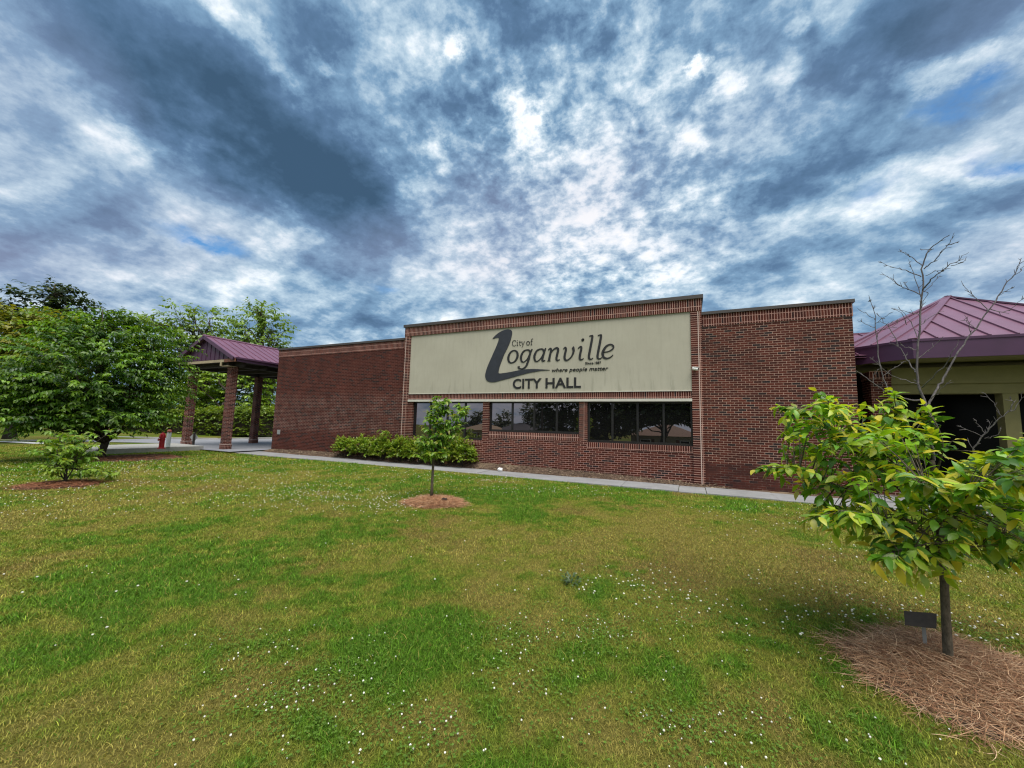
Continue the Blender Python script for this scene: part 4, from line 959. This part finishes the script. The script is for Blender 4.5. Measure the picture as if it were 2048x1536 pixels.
# ------------------------------------------------------------------ the near tree on the right
RN = 4.30
nt = empty('cherry_tree', tuple(atz(1897, 1337, .05)), 'near young tree with large glossy yellow green leaves and bare dead upper limbs', 'tree')
tb = MB(); dead = MB(); OT, DT, LT_ = [], [], []; BP = []
def pn(pts): return [at(u, v, RN+d) for u, v, d in pts]
def smooth_path(P_, n=4): return cat_rom(P_, n)
tr = smooth_path(pn([(1899, 1352, 0), (1895, 1290, 0), (1890, 1200, 0), (1886, 1120, 0), (1878, 1050, .02), (1872, 990, .03), (1864, 920, .04)]))
tb.tube(tr, list(np.interp(np.linspace(0, 1, len(tr)), [0, .06, .5, 1], [.038, .028, .022, .015])), 12)
BR = [
 ([(1884, 1100, 0), (1830, 1050, -.1), (1750, 1000, -.15), (1660, 965, -.2), (1600, 938, -.2), (1545, 935, -.2)], .014),
 ([(1878, 1060, 0), (1820, 1000, .05), (1750, 930, .1), (1680, 870, .1), (1620, 825, .1), (1580, 815, .1)], .014),
 ([(1874, 1020, 0), (1820, 960, -.05), (1760, 900, -.1), (1700, 845, -.1), (1655, 800, -.1)], .013),
 ([(1870, 980, .02), (1840, 930, 0), (1815, 880, -.05), (1797, 840, -.05), (1790, 805, -.05)], .012),
 ([(1880, 1075, 0), (1930, 1010, .1), (1985, 950, .1), (2050, 915, .15), (2110, 900, .15)], .014),
 ([(1886, 1110, 0), (1940, 1090, .1), (2010, 1080, .1), (2090, 1090, .1)], .012),
 ([(1884, 1095, 0), (1830, 1060, -.4), (1760, 1035, -.6), (1700, 1025, -.7), (1650, 1030, -.7)], .013),
 ([(1886, 1115, 0), (1860, 1105, -.4), (1820, 1095, -.6), (1785, 1105, -.7)], .010),
 ([(1876, 1050, 0), (1910, 1010, -.45), (1960, 975, -.7), (2040, 955, -.8), (2110, 950, -.8)], .013),
 ([(1872, 1010, .02), (1830, 960, .4), (1780, 920, .6), (1720, 890, .7), (1670, 885, .7)], .012),
 ([(1874, 1020, .02), (1920, 970, .4), (1980, 930, .6), (2060, 905, .7)], .012),
 ([(1868, 960, .03), (1885, 900, -.05), (1878, 860, -.1), (1862, 832, -.1)], .010),
 ([(1876, 1040, 0), (1860, 990, -.5), (1840, 960, -.75)], .010),
 ([(1882, 1080, 0), (1930, 1040, .5), (2000, 1010, .7)], .011),
]
OUT = [(1545, 940), (1552, 905), (1575, 880), (1572, 825), (1605, 805), (1650, 795), (1700, 815), (1745, 815), (1790, 800), (1830, 815), (1865, 832), (1885, 855), (1860, 890), (1885, 925), (1945, 925), (1970, 908), (2080, 870), (2110, 1120), (1990, 1115), (1930, 1105), (1890, 1150), (1868, 1175), (1840, 1160), (1800, 1135), (1755, 1090), (1695, 1050), (1630, 1025), (1620, 985), (1560, 955)]
def inside(u, v):
    c = False
    for (x0, y0), (x1, y1) in zip(OUT, OUT[1:]+OUT[:1]):
        if (y0 > v) != (y1 > v) and u < (x1-x0)*(v-y0)/(y1-y0)+x0: c = not c
    return c
for pts, r0 in BR:
    P_ = np.array(smooth_path(pn(pts), 5)); tb.tube(P_, list(np.linspace(r0*.8, .0022, len(P_))), 7)
    Ltot = np.linalg.norm(np.diff(P_, axis=0), axis=1).sum(); n = max(6, int(Ltot/.045)); BP.append(P_)
    for s in np.linspace(.24, 1.0, n):
        i = min(int(s*(len(P_)-1)), len(P_)-2); p_ = P_[i]+(P_[i+1]-P_[i])*(s*(len(P_)-1)-i); d = nrmv(P_[i+1]-P_[i])
        side = nrmv(np.cross(d, (0, 0, 1.0)))*(1 if rng.random() < .5 else -1)
        dd = nrmv(d*.9+side*rng.uniform(.3, 1.1)+np.array((0, 0, rng.uniform(-.25, .4)))); l_ = rng.uniform(.09, .21)*(1.1-.45*s)
        if s > .97: dd = d; l_ = .12
        tb.tube([p_, p_+dd*l_*.5, p_+dd*l_-np.array((0, 0, .02))], [.0035, .0026, .0014], 4, caps=False)
        OT.append(p_); DT.append(dd); LT_.append(l_)
BP = np.concatenate(BP); k_ = 0
while k_ < 430:          # side shoots filling the crown
    u, v = rng.uniform(1515, 2110), rng.uniform(795, 1140)
    if not inside(u, v): continue
    k_ += 1; q = at(u, v, RN+rng.uniform(-.75, .75)*(1-abs(u-1880)/600)); j = int(np.argmin(np.linalg.norm(BP-q+np.array((0, 0, .10)), axis=1))); s_ = BP[j]; d = q-s_; L_ = np.linalg.norm(d)
    if L_ > .02: tb.tube([s_, s_+d*.5+np.array((0, 0, .015)), q], [.0036, .0028, .0018], 4, caps=False)
    dd = nrmv(d/max(L_, .05)*.6+rng.normal(0, .5, 3)+np.array((0, 0, .25))); OT.append(q-dd*.05); DT.append(dd); LT_.append(rng.uniform(.09, .17))
tb.build('trunk', M['bark_grey'], nt, smooth=True)
CH = A((.16, .34, .022), (.23, .42, .026), (.10, .25, .018), (.055, .15, .014), (.30, .44, .03))
p1 = sprays(np.array(OT), np.array(DT), np.array(LT_), 6, .112, .044, CH, .5, .42, tipc=A((.60, .50, .05))[0], along=.2)
make_crown('crown', [p1], nt, lod='fine')
# dead limbs: pixel paths in a 2.953x enlargement whose corner is (1360, 440)
Zp = lambda x, y: (1360+x/2.953, 440+y/2.953)
DEAD = [
 ([(1500, 1420, .04), (1470, 1180, .04), (1440, 1060, .04), (1405, 960, .04), (1400, 830, .05), (1418, 600, .06), (1430, 400, .08), (1437, 260, .08), (1470, 180, .08), (1530, 130, .08), (1592, 88, .08)], .0125),
 ([(1440, 290, .08), (1500, 240, .05), (1555, 180, .03), (1600, 120, .02), (1622, 75, .02)], .005), ([(1420, 440, .07), (1350, 410, .1), (1290, 378, .12), (1190, 310, .15)], .005), ([(1425, 335, .07), (1340, 298, .05), (1290, 288, .03), (1170, 246, 0)], .005),
 ([(1430, 268, .08), (1370, 222, .1), (1330, 195, .1), (1295, 174, .12)], .004), ([(1435, 410, .07), (1490, 350, .0), (1560, 290, -.05), (1640, 240, -.08), (1705, 190, -.1)], .006), ([(1440, 425, .07), (1490, 372, .1), (1540, 330, .12)], .003), ([(1425, 460, .07), (1390, 340, .1), (1350, 232, .12)], .004),
 ([(1450, 330, .0), (1520, 300, -.02), (1560, 300, -.03)], .003), ([(1500, 170, .05), (1450, 175, .05), (1420, 168, .05)], .003), ([(1570, 150, .03), (1620, 140, .03), (1646, 130, .03)], .003), ([(1600, 270, -.06), (1640, 262, -.06), (1690, 235, -.06)], .003), ([(1300, 385, .12), (1270, 360, .12), (1262, 320, .12)], .002), ([(1350, 410, .1), (1330, 370, .1), (1320, 370, .1)], .002),
 ([(1425, 520, .06), (1460, 440, .05), (1455, 430, .05)], .003), ([(1418, 620, .06), (1500, 560, .1), (1560, 540, .12)], .003), ([(1418, 560, .06), (1330, 540, .06), (1250, 520, .06)], .003),
 ([(1440, 1060, .04), (1340, 1060, .0), (1235, 1000, .0), (1180, 850, .0), (1155, 650, .02), (1150, 550, .02), (1115, 445, .02)], .008),
 ([(1152, 635, .02), (1100, 615, .03), (1048, 592, .04)], .003), ([(1150, 590, .02), (1100, 555, .02), (1063, 530, .02)], .003), ([(1155, 610, .02), (1210, 575, .0), (1252, 548, -.02)], .003), ([(1160, 700, .02), (1195, 640, .0), (1290, 590, -.02)], .003), ([(1130, 490, .02), (1120, 480, .02), (1110, 478, .02)], .002), ([(1170, 650, .01), (1235, 640, .01), (1300, 585, .01)], .003),
 ([(1290, 745, .02), (1240, 650, .03), (1200, 590, .04), (1165, 548, .05)], .004), ([(1390, 900, .04), (1340, 820, .1), (1290, 750, .12), (1262, 735, .12)], .006), ([(1340, 620, .1), (1310, 550, .1), (1255, 525, .1)], .003), ([(1400, 690, .05), (1360, 600, .1), (1290, 515, .12)], .004),
 ([(1470, 1090, .04), (1510, 1010, .1), (1560, 930, .15), (1640, 780, .2), (1720, 680, .25), (1830, 520, .3), (1920, 390, .35), (1990, 300, .38), (2016, 225, .4)], .010),
 ([(1815, 540, .3), (1760, 470, .3), (1730, 450, .3), (1685, 400, .3), (1660, 358, .3)], .004), ([(1830, 525, .3), (1900, 545, .3), (1960, 520, .3), (2032, 458, .3)], .004), ([(1890, 435, .33), (1940, 410, .33), (1978, 392, .33)], .003), ([(1960, 340, .36), (2010, 300, .36), (2035, 270, .36)], .003), ([(1720, 680, .25), (1700, 590, .25), (1680, 560, .25)], .003), ([(1750, 640, .25), (1690, 600, .25), (1680, 590, .25)], .003),
 ([(1430, 990, .04), (1490, 930, -.1), (1550, 870, -.15), (1610, 790, -.2), (1645, 708, -.2)], .006), ([(1405, 820, .05), (1480, 760, .1), (1550, 700, .12)], .004), ([(1400, 970, .04), (1310, 940, -.1), (1230, 900, -.15), (1120, 810, -.2)], .005), ([(1240, 1040, .0), (1140, 960, -.05), (1080, 920, -.05), (1020, 882, -.05)], .005), ([(1480, 1060, .04), (1540, 1000, .0), (1600, 945, 0)], .004), ([(1200, 920, 0), (1290, 860, .05), (1340, 830, .1)], .003), ([(1400, 770, .05), (1330, 750, .05), (1300, 735, .05)], .003), ([(1140, 960, -.05), (1150, 920, -.05), (1190, 860, -.05)], .003),
 ([(1680, 1480, .2), (1720, 1400, .2), (1770, 1300, .2), (1850, 1210, .2), (1930, 1140, .2), (1990, 1105, .2), (2026, 1010, .2)], .008), ([(1800, 1265, .2), (1775, 1220, .2), (1735, 1185, .2)], .003), ([(1790, 1280, .2), (1720, 1250, .2), (1640, 1212, .2)], .003), ([(1950, 1130, .2), (1965, 1080, .2), (1942, 1048, .2)], .005), ([(1800, 1290, .2), (1860, 1270, .2), (1900, 1230, .2)], .003), ([(1740, 1360, .2), (1700, 1310, .2), (1690, 1300, .2)], .003), ([(1900, 1160, .2), (1850, 1080, .2), (1790, 1020, .2)], .003), ([(1820, 1250, .2), (1830, 1200, .2), (1820, 1180, .2)], .002),
]
for pts, r0 in DEAD:
    P_ = np.array(smooth_path([at(*Zp(x, y), RN+d) for x, y, d in pts], 4)); P_[1:-1] += rng.normal(0, .0035, P_[1:-1].shape)
    dead.tube(P_, list(np.linspace(r0*.8, max(.0011, r0*.18), len(P_))), 7, caps=False)
    for _ in range(int(len(P_)*.55)):      # spurs
        i = rng.integers(1, len(P_)-1); d = nrmv(P_[i+1]-P_[i-1]); s = nrmv(rng.normal(size=3)); dd = nrmv(d+s*.8); l_ = rng.uniform(.012, .04); dead.tube([P_[i], P_[i]+dd*l_], [.0022, .0012], 4, caps=False)
dead.build('dead_limb', M['bark_dead'], nt, smooth=True)

# plaque on a stake
pk = empty('tree_plaque', tuple(atz(1851, 1303, .04)), 'small brown plaque on a short stake in front of the near tree trunk', 'plaque')
b = MB(); b.beam(at(1853, 1318, 4.42), at(1846, 1240, 4.42), .022, .010, up=(.3, 1, 0)); b.build('stake', M['steel'], pk)
pl_ = [at(u, v, r) for u, v, r in ((1807.5, 1221.5, 4.40), (1873.5, 1227, 4.40), (1873.0, 1257.5, 4.37), (1810, 1250.5, 4.37))]
nn_ = nrmv(np.cross(pl_[1]-pl_[0], pl_[3]-pl_[0])); nn_ = nn_ if np.dot(nn_, pl_[0]-CAMP) > 0 else -nn_
b = MB(); bk = [p_+nn_*.008 for p_ in pl_]; b.poly(pl_[::-1]); b.poly(bk)
for i in range(4): j = (i+1) % 4; b.poly([pl_[i], pl_[j], bk[j], bk[i]])
b.build('plate', M['plaque'], pk, bevel=.0015)

# ------------------------------------------------------------------ hydrants, bollards, sign back
def hydrant(label, base, h_, m, capm):
    o = empty('fire_hydrant', tuple(base), label, 'hydrant'); s = h_/.78; x, y, z = base
    b = MB(); b.lathe((x, y, z), [(.16*s, 0), (.16*s, .04*s), (.105*s, .045*s), (.10*s, .50*s), (.14*s, .51*s), (.14*s, .55*s), (.10*s, .56*s)], 18); b.build('barrel', m, o, smooth=False)
    b = MB(); b.lathe((x, y, z), [(.125*s, .56*s), (.12*s, .62*s), (.09*s, .69*s), (.04*s, .725*s), (.035*s, .78*s)], 18); b.build('bonnet', capm, o)
    for dx, dy in ((1, 0), (-1, 0), (0, -1)):
        b = MB(); p0 = Vector((x+dx*.08*s, y+dy*.08*s, z+.42*s)); p1 = p0+Vector((dx, dy, 0))*.055*s; b.tube([p0, p1], .045*s, 12); b.tube([p1, p1+Vector((dx, dy, 0))*.025*s], .058*s, 8); b.build('outlet_cap', capm, o)
    return o
hydrant('red fire hydrant on the concrete pad left of the canopy', atz(322.5, 897, .19), .72, M['red'], M['red'])
def bollard(label, base, h_):
    o = empty('bollard', tuple(base), label, 'bollard'); x, y, z = base
    b = MB(); b.lathe((x, y, z), [(.085, 0), (.085, h_*.86)], 14); b.build('post', simple('bollard grey white', (.50, .54, .56), .6, .15, 6), o)
    b = MB(); b.lathe((x, y, z+h_*.86), [(.09, 0), (.09, .06), (.05, .13)], 14); b.build('cap', simple('bollard red cap', (.30, .07, .05), .6, .2, 6), o)
bollard('pale bollard with a reddish cap right behind the red hydrant', atz(335.5, 894, .19), .78)
bollard('white bollard with a reddish cap half hidden by the sapling leaves', atz(214, 890, .03), .80)
sg = empty('road_sign', tuple(atz(386, 894, .05)), 'back of a grey diamond sign on a low dark post beside the pillar', 'sign')
q = atz(386, 894, .05); b = MB(); b.box(q[0]-.04, q[0]+.04, q[1]-.04, q[1]+.04, q[2]-.05, q[2]+.74); b.build('post', M['post'], sg)
b = MB(); dv = nrmv(np.array((q[0], q[1], 0))); sv = np.array((-dv[1], dv[0], 0)); cc = q+np.array((0, 0, .50))+dv*.06
pts = [cc+sv*.17, cc+np.array((0, 0, .25)), cc-sv*.17, cc-np.array((0, 0, .25))]; pb_ = [p_+dv*.012 for p_ in pts]; b.poly(pts); b.poly(pb_[::-1])
for i in range(4): j = (i+1) % 4; b.poly([pts[i], pb_[i], pb_[j], pts[j]])
b.build('sign_plate', M['steel'], sg)
# bluish weed in the lawn
wp = atz(1140, 1168, 0); we = MB(); n = 60
a = rng.uniform(0, 6.283, n); el = rng.uniform(.15, 1.1, n); D = np.stack([np.cos(a)*np.cos(el), np.sin(a)*np.cos(el), np.sin(el)], 1)
w_o = make_crown('weed', [(wp+D*rng.uniform(.01, .10, (n, 1)), D+rng.normal(0, .3, (n, 3)), np.tile((0, 0, 1.0), (n, 1))+rng.normal(0, .3, (n, 3)), .05, .022, np.tile((.075, .12, .055), (n, 1))*rng.uniform(.7, 1.3, (n, 1)), .2)], None, lod='fine')
tag(w_o, 'low bluish green weed clump in the middle of the lawn', 'weed')

# ------------------------------------------------------------------ across the street (seen in the window panes)
def mir(u, v, Y):
    d = ray(u, v); yv = 26.4-Y; q = CAMP+d*yv/d[1]; return np.array((q[0], Y, q[2]))
def house(name, label, u0, u1, vr, ve, vb, Y, depth, wallm, roofm, wins):
    a, b_ = mir(u0, ve, Y), mir(u1, ve, Y); ze = (a[2]+b_[2])/2; zr = mir((u0+u1)/2, vr, Y)[2]; zb = mir((u0+u1)/2, vb, Y)[2]-1.0
    x0, x1 = a[0], b_[0]; o = empty(name, ((x0+x1)/2, Y-depth/2, zb), label, 'house'); ov = .5
    b = MB(); b.box(x0, x1, Y-depth, Y, zb, ze, skip='bt'); w_ = b.build('wall', wallm, o)
    b = MB(); X0, X1, Y0_, Y1_ = x0-ov, x1+ov, Y-depth-ov, Y+ov; rdg = min(depth, x1-x0)/2; ym = Y-depth/2
    A_, B_, C_, D_ = (X0, Y1_, ze), (X1, Y1_, ze), (X1, Y0_, ze), (X0, Y0_, ze); R0, R1 = (X0+rdg, ym, zr), (X1-rdg, ym, zr)
    for f in ((A_, R0, R1, B_), (C_, R1, R0, D_), (B_, R1, C_), (D_, R0, A_), (A_, B_, C_, D_)): b.poly(list(f))
    b.build('roof', roofm, o)
    for f0, f1 in wins:
        xa, xb = x0+(x1-x0)*f0, x0+(x1-x0)*f1; b = MB(); b.box(xa, xb, Y, Y+.06, ze-1.9, ze-.5); wn_ = b.build('window', M['white'], o)
        b = MB(); b.box(xa+.1, xb-.1, Y+.06, Y+.07, ze-1.8, ze-.6); b.build('pane', M['lobby'], wn_)
        for s in (xa-.45, xb+.08): b = MB(); b.box(s, s+.37, Y, Y+.05, ze-1.9, ze-.5); b.build('shutter', M['rust_wood'], o)
house('bungalow', 'beige bungalow with a brown hip roof across the street mirrored in the right window', 1262, 1400, 848, 872, 893, -30, 9, simple('beige siding', (.46, .40, .31), .8, .05, 2), simple('brown shingles', (.20, .14, .10), .9, .15, 6), [(.14, .30), (.72, .86)])
house('grey_roofed_house', 'house with a dark grey roof mirrored in the middle window', 968, 1072, 845, 869, 880, -42, 12, simple('grey siding', (.30, .30, .29), .8, .05, 2), simple('grey shingles', (.06, .06, .065), .9, .12, 6), [(.4, .5)])
house('tan_house', 'tan house mirrored low in the left window', 925, 975, 846, 860, 880, -38, 8, simple('tan siding', (.42, .34, .22), .8, .05, 2), simple('tan shingles', (.25, .19, .12), .9, .12, 6), [(.4, .6)])
def mblob(u, v, Y, ru, rv):
    c = mir(u, v, Y); rx = abs(mir(u+ru, v, Y)[0]-mir(u-ru, v, Y)[0])/2; rz = abs(mir(u, v+rv, Y)[2]-mir(u, v-rv, Y)[2])/2; return (c, np.array((rx, rx*.8, rz)))
MG = A((.035, .06, .015), (.05, .08, .018), (.065, .09, .022))
def mtree(lb, u, vb, Y, bl, ns, tr_, L=.5):
    base = mir(u, vb, Y); base[2] = float(gz(base[0], Y)); tree('street_tree', lb, base, [mblob(*q) for q in bl], MG, ns, 9, L, L*.55, tr_, limbs=2, tl=1.2, group='trees across the street')
mtree('large street tree in front of the bungalow', 1328, 893, -24, [(1320, 800, -24, 80, 45), (1370, 815, -24, 50, 35), (1270, 825, -24, 50, 30), (1340, 740, -24, 90, 50)], 2200, .38)
mtree('large street tree mirrored in the middle pane of the right window', 1215, 893, -28, [(1215, 800, -28, 60, 45), (1190, 845, -28, 40, 25), (1240, 850, -28, 40, 20), (1200, 740, -28, 80, 50), (1180, 870, -28, 30, 14)], 2000, .30)
mtree('large street tree mirrored right of the utility pole', 1125, 885, -32, [(1120, 800, -32, 50, 50), (1140, 840, -32, 50, 25), (1090, 835, -32, 26, 25), (1120, 730, -32, 70, 50), (1100, 865, -32, 40, 14)], 1800, .3)
mtree('small round street tree mirrored above the grey roof', 1010, 880, -52, [(1010, 836, -52, 16, 16), (1000, 848, -52, 26, 8)], 160, .25)
mtree('airy street tree mirrored beside the small round one', 1052, 880, -50, [(1056, 818, -50, 14, 22), (1062, 840, -50, 20, 16)], 160, .25)
mtree('dark street tree mirrored in the left window', 958, 882, -46, [(955, 838, -46, 16, 18), (940, 850, -46, 18, 10)], 200, .25)
up_ = mir(1083, 885, -22); gz0 = float(gz(up_[0], -22)); po = empty('utility_pole', (up_[0], -22, gz0), 'brown wooden utility pole with wires across the street', 'utility pole')
b = MB(); b.tube([(up_[0], -22, gz0-.2), (up_[0], -22, gz0+10.5)], [.16, .11], 10); b.build('pole', M['bark'], po)
b = MB(); b.box(up_[0]-1.2, up_[0]+1.2, -22.06, -21.94, gz0+9.6, gz0+9.75); b.build('crossarm', M['bark'], po)
for k_, (dx, dz_) in enumerate(((-1.1, 9.8), (1.1, 9.8), (0, 7.8))):
    b = MB(); pts = [(up_[0]+dx+t*55, -22+.0*t, gz0+dz_-1.2*math.sin(math.pi*abs(t))) for t in np.linspace(-1, 1, 25)]; b.tube(pts, .022, 4); b.build('wire', M['post'], po)
b = MB(); b.poly([(-120, -21, float(gz(0, -17))-.35), (120, -21, float(gz(0, -17))-.35), (120, -13.5, float(gz(0, -13.5))+.02), (-120, -13.5, float(gz(0, -13.5))+.02)]); tag(b.build('road', M['asphalt']), kind='structure')

# ------------------------------------------------------------------ grass, clover
def allowed(x, y):
    ok = (y < 11.44) | (x < -26.5) & (y < 11)
    for (cx, cy), rx, ry in RINGS: ok &= ((x-cx)/rx)**2+((y-cy)/ry)**2 > 1.0*rng.uniform(.85, 1.1, len(x))
    ok &= ~((x > -25) & (x < -21.7) & (y > 7.5)); ok &= ~((x < -24.6) & (y > (x+35.6)*.36+7.6))
    return ok
AZ0, AZ1 = YAW-R_(60), YAW+R_(61)
def scatter(r0, r1, dens):
    n = int(dens*(AZ1-AZ0)/2*(r1*r1-r0*r0)); r = np.sqrt(rng.uniform(r0*r0, r1*r1, n)); a = rng.uniform(AZ0, AZ1, n)
    x, y = r*np.sin(a), r*np.cos(a); m_ = allowed(x, y); return x[m_], y[m_]
Vg, Ig, Cg, og = [], [], [], 0
def blades(x, y, h_, wd, tri):
    global og
    n = len(x); f = lushness(x, y); z = gz(x, y); H = h_*rng.uniform(.55, 1.35, n)*(1+.45*np.clip(f, -.5, .8)); W = wd*rng.uniform(.7, 1.3, n)
    a = rng.uniform(0, 6.283, n); ln = H*rng.uniform(.2, 1.9, n); s = np.stack([-np.sin(a), np.cos(a), 0*a], 1)*W[:, None]/2; d = np.stack([np.cos(a), np.sin(a), 0*a], 1)
    ph = rng.uniform(-.9, .9, n); s2 = np.stack([-np.sin(a+ph), np.cos(a+ph), 0*a], 1)*W[:, None]/2
    B = np.stack([x, y, z-.004], 1); T = B+d*ln[:, None]+np.array((0, 0, 1.0))*H[:, None]
    c = lawn_col(x, y)*np.exp(rng.normal(-.02, .36, (n, 1))); q = rng.random(n); dry = q < .05+.15*np.clip(-f, 0, 1); c[dry] = STRAW*rng.uniform(.6, 1.5, (dry.sum(), 1)); c[q > .93] = LUSH*rng.uniform(.7, 1.3, ((q > .93).sum(), 1))
    if tri:
        V = np.stack([B-s, B+s, T], 1); I = np.arange(n*3); per = 3
    else:
        Mi = B+d*(ln*.35)[:, None]+np.array((0, 0, 1.0))*(H*.66)[:, None]
        V = np.stack([B-s, B+s, Mi-s2*.8, Mi+s2*.8, T], 1); I = (np.array((0, 1, 3, 0, 3, 2, 2, 3, 4))[None]+(np.arange(n)*5)[:, None]).ravel(); per = 5
    Vg.append(V.reshape(-1, 3).astype(np.float32)); Ig.append(I+og); Cg.append(np.repeat(c, per, 0).astype(np.float32)); og += n*per
for r0, r1, dn, h_, wd, tri in ((.9, 2.8, 24000, .018, .0028, False), (2.8, 5, 14000, .021, .0038, False), (5, 9, 5600, .026, .0062, False), (9, 16, 1700, .036, .013, True), (16, 31, 360, .05, .028, True)):
    blades(*scatter(r0, r1, dn), h_, wd, tri)
x, y = scatter(.9, 6, 900); m_ = lushness(x, y) > .22; blades(x[m_], y[m_], .036, .0036, False)      # longer tufts
x, y = scatter(1.0, 6, 60); blades(x, y, .045, .002, False)
tag(raw_mesh('grass', np.concatenate(Vg), 3, np.concatenate(Ig), M['grassblade'], None, np.concatenate(Cg), smooth=False), kind='stuff')

# clover blossoms: (pixel u, v, half width, half height, count)
CLV = [(120, 950, 150, 26, 330), (330, 930, 150, 14, 300), (470, 950, 150, 16, 260), (600, 985, 110, 14, 200), (700, 1000, 110, 18, 260), (760, 1012, 60, 12, 100), (860, 955, 110, 10, 150), (1060, 985, 120, 8, 90), (1180, 980, 80, 8, 60), (1000, 962, 40, 6, 70), (700, 935, 120, 10, 90), (60, 1010, 90, 20, 60), (250, 985, 200, 20, 120), (500, 1010, 260, 16, 90),
       (600, 1340, 120, 60, 70), (500, 1290, 80, 30, 16), (800, 1420, 150, 60, 26), (700, 1480, 200, 40, 22), (880, 1500, 80, 20, 10), (1220, 1170, 90, 20, 46), (1330, 1195, 100, 35, 40), (1230, 1255, 90, 22, 48), (1040, 1275, 60, 40, 34), (1330, 1225, 200, 60, 40), (1560, 1245, 70, 40, 34), (1140, 1340, 140, 40, 24), (1480, 1470, 110, 60, 32), (1330, 1450, 60, 30, 14), (1700, 1225, 80, 22, 40), (1880, 1240, 60, 30, 30), (1970, 1290, 60, 40, 40), (1950, 1150, 90, 40, 34), (1550, 1050, 80, 14, 50), (1700, 1105, 60, 20, 20), (1480, 1020, 100, 12, 60), (1640, 1180, 100, 40, 20), (1000, 1200, 400, 160, 70), (1300, 1400, 400, 100, 36), (300, 1200, 280, 120, 26), (1800, 1500, 100, 30, 8)]
FP = []
for u, v, ru, rv, n in CLV:
    for _ in range(n):
        q = rng.normal(0, .8, 2); p_ = atz(u+q[0]*ru, v+q[1]*rv, 0)
        if p_[1] > 0 and math.hypot(p_[0], p_[1]) < 34: FP.append((p_[0], p_[1]))
FP = np.array(FP); FP = FP[rng.random(len(FP)) < .75]; FP = FP[allowed(FP[:, 0], FP[:, 1])]; FP = FP[np.argsort(np.hypot(FP[:, 0], FP[:, 1]))]
def blossom(R0, np_, stem, tri_l):
    """globe of small pointed florets on a thin stem"""
    b = MB(); r_ = np.random.default_rng(5)
    b.lathe((0, 0, stem), [(R0*.25, -R0*.5), (R0*.5, -.2*R0), (R0*.45, .3*R0), (R0*.1, .55*R0)], 8)
    for i in range(np_):
        ph = i*2.39996; zc = 1-1.55*(i+.5)/np_; rr = math.sqrt(max(0, 1-zc*zc)); d = Vector((rr*math.cos(ph), rr*math.sin(ph), zc)); s = d.cross(Vector((.3, .2, 1))).normalized()*R0*.17; u_ = d.cross(s).normalized()*R0*.12
        c = Vector((0, 0, stem)); l_ = R0*r_.uniform(.85, 1.08)
        b.poly([c+d*R0*.4-s*.6, c+d*R0*.4+s*.6, c+d*l_*.9+s+u_, c+d*l_, c+d*l_*.9-s+u_])
    b.tube([(0, 0, -.01), (.003, .002, stem-R0*.4)], .0012, 4, caps=False)
    return b
def flower_mat():
    m, t, o = mat('clover blossom white'); tc = t.new('ShaderNodeTexCoord').outputs['Object']; sp = t.new('ShaderNodeSeparateXYZ'); t.put(sp.inputs[0], tc)
    c = t.ramp(t.maprange(sp.outputs[2], .012, .05, 0, 1), [(.0, (.10, .16, .04)), (.42, (.42, .36, .26)), (.62, (.80, .79, .70)), (1, (.88, .88, .84))]); pbsdf(t, o, c, .8, spec=.2); return m
proto = blossom(.0105, 46, .040, 1).build('clover_blossom', flower_mat())
near = FP[:300]; rest = FP[300:]
for i, (x, y) in enumerate(near):
    o = proto if i == 0 else proto.copy()
    if i: COL.objects.link(o)
    s = float(rng.uniform(.32, .62)); o.location = (x, y, float(gz(x, y))); o.scale = (s, s, s*rng.uniform(.8, 1.15)); o.rotation_euler = (rng.normal(0, .22), rng.normal(0, .22), rng.uniform(0, 6.28))
    tag(o, 'white clover blossom standing in the near part of the lawn', 'clover blossom', 'clover blossoms in the near lawn')
# farther blossoms as one ground cover
n = len(rest); r0 = .0085*rng.uniform(.7, 1.25, n)*np.interp(np.hypot(rest[:, 0], rest[:, 1]), [5, 25], [1.0, 1.5]); z = gz(rest[:, 0], rest[:, 1])+.045
oct_ = np.array([(1, 0, 0), (0, 1, 0), (-1, 0, 0), (0, -1, 0), (.7, .7, .5), (-.7, .7, .5), (-.7, -.7, .5), (.7, -.7, .5), (0, 0, .95), (0, 0, -.6)])
fc = np.array([(0, 4, 8), (4, 1, 8), (1, 5, 8), (5, 2, 8), (2, 6, 8), (6, 3, 8), (3, 7, 8), (7, 0, 8), (0, 9, 4), (4, 9, 1), (1, 9, 5), (5, 9, 2), (2, 9, 6), (6, 9, 3), (3, 9, 7), (7, 9, 0)])
V = np.stack([rest[:, 0], rest[:, 1], z], 1)[:, None]+oct_[None]*r0[:, None, None]*rng.uniform(.8, 1.2, (n, 10, 1)); I = (fc[None]+(np.arange(n)*10)[:, None, None]).ravel()
tag(raw_mesh('clover_blossoms', V.reshape(-1, 3), 3, I, M['flower'], None, np.repeat(A((.82, .81, .72))*rng.uniform(.8, 1.1, (n, 1)), 10, 0)), kind='stuff')
# clover leaves around the blossoms
src = FP[:900]; k_ = 14; P = np.repeat(src, k_, 0)+rng.normal(0, .10, (len(src)*k_, 2)); P = P[allowed(P[:, 0], P[:, 1])]; n = len(P)
P3 = np.stack([P[:, 0], P[:, 1], gz(P[:, 0], P[:, 1])+rng.uniform(.012, .038, n)], 1); a0 = rng.uniform(0, 6.283, n); til = rng.normal(0, .25, (n, 2)); parts = []
for j in range(3):
    a = a0+j*2.094; D = np.stack([np.cos(a), np.sin(a), .15+til[:, 0]*np.cos(a)], 1); parts.append((P3, D, np.stack([til[:, 0], til[:, 1], np.ones(n)], 1), .010, .011, A((.095, .175, .022))*rng.uniform(.7, 1.35, (n, 1)), .15))
tag(make_crown('clover_leaves', parts, None, M['grassblade']), kind='stuff')
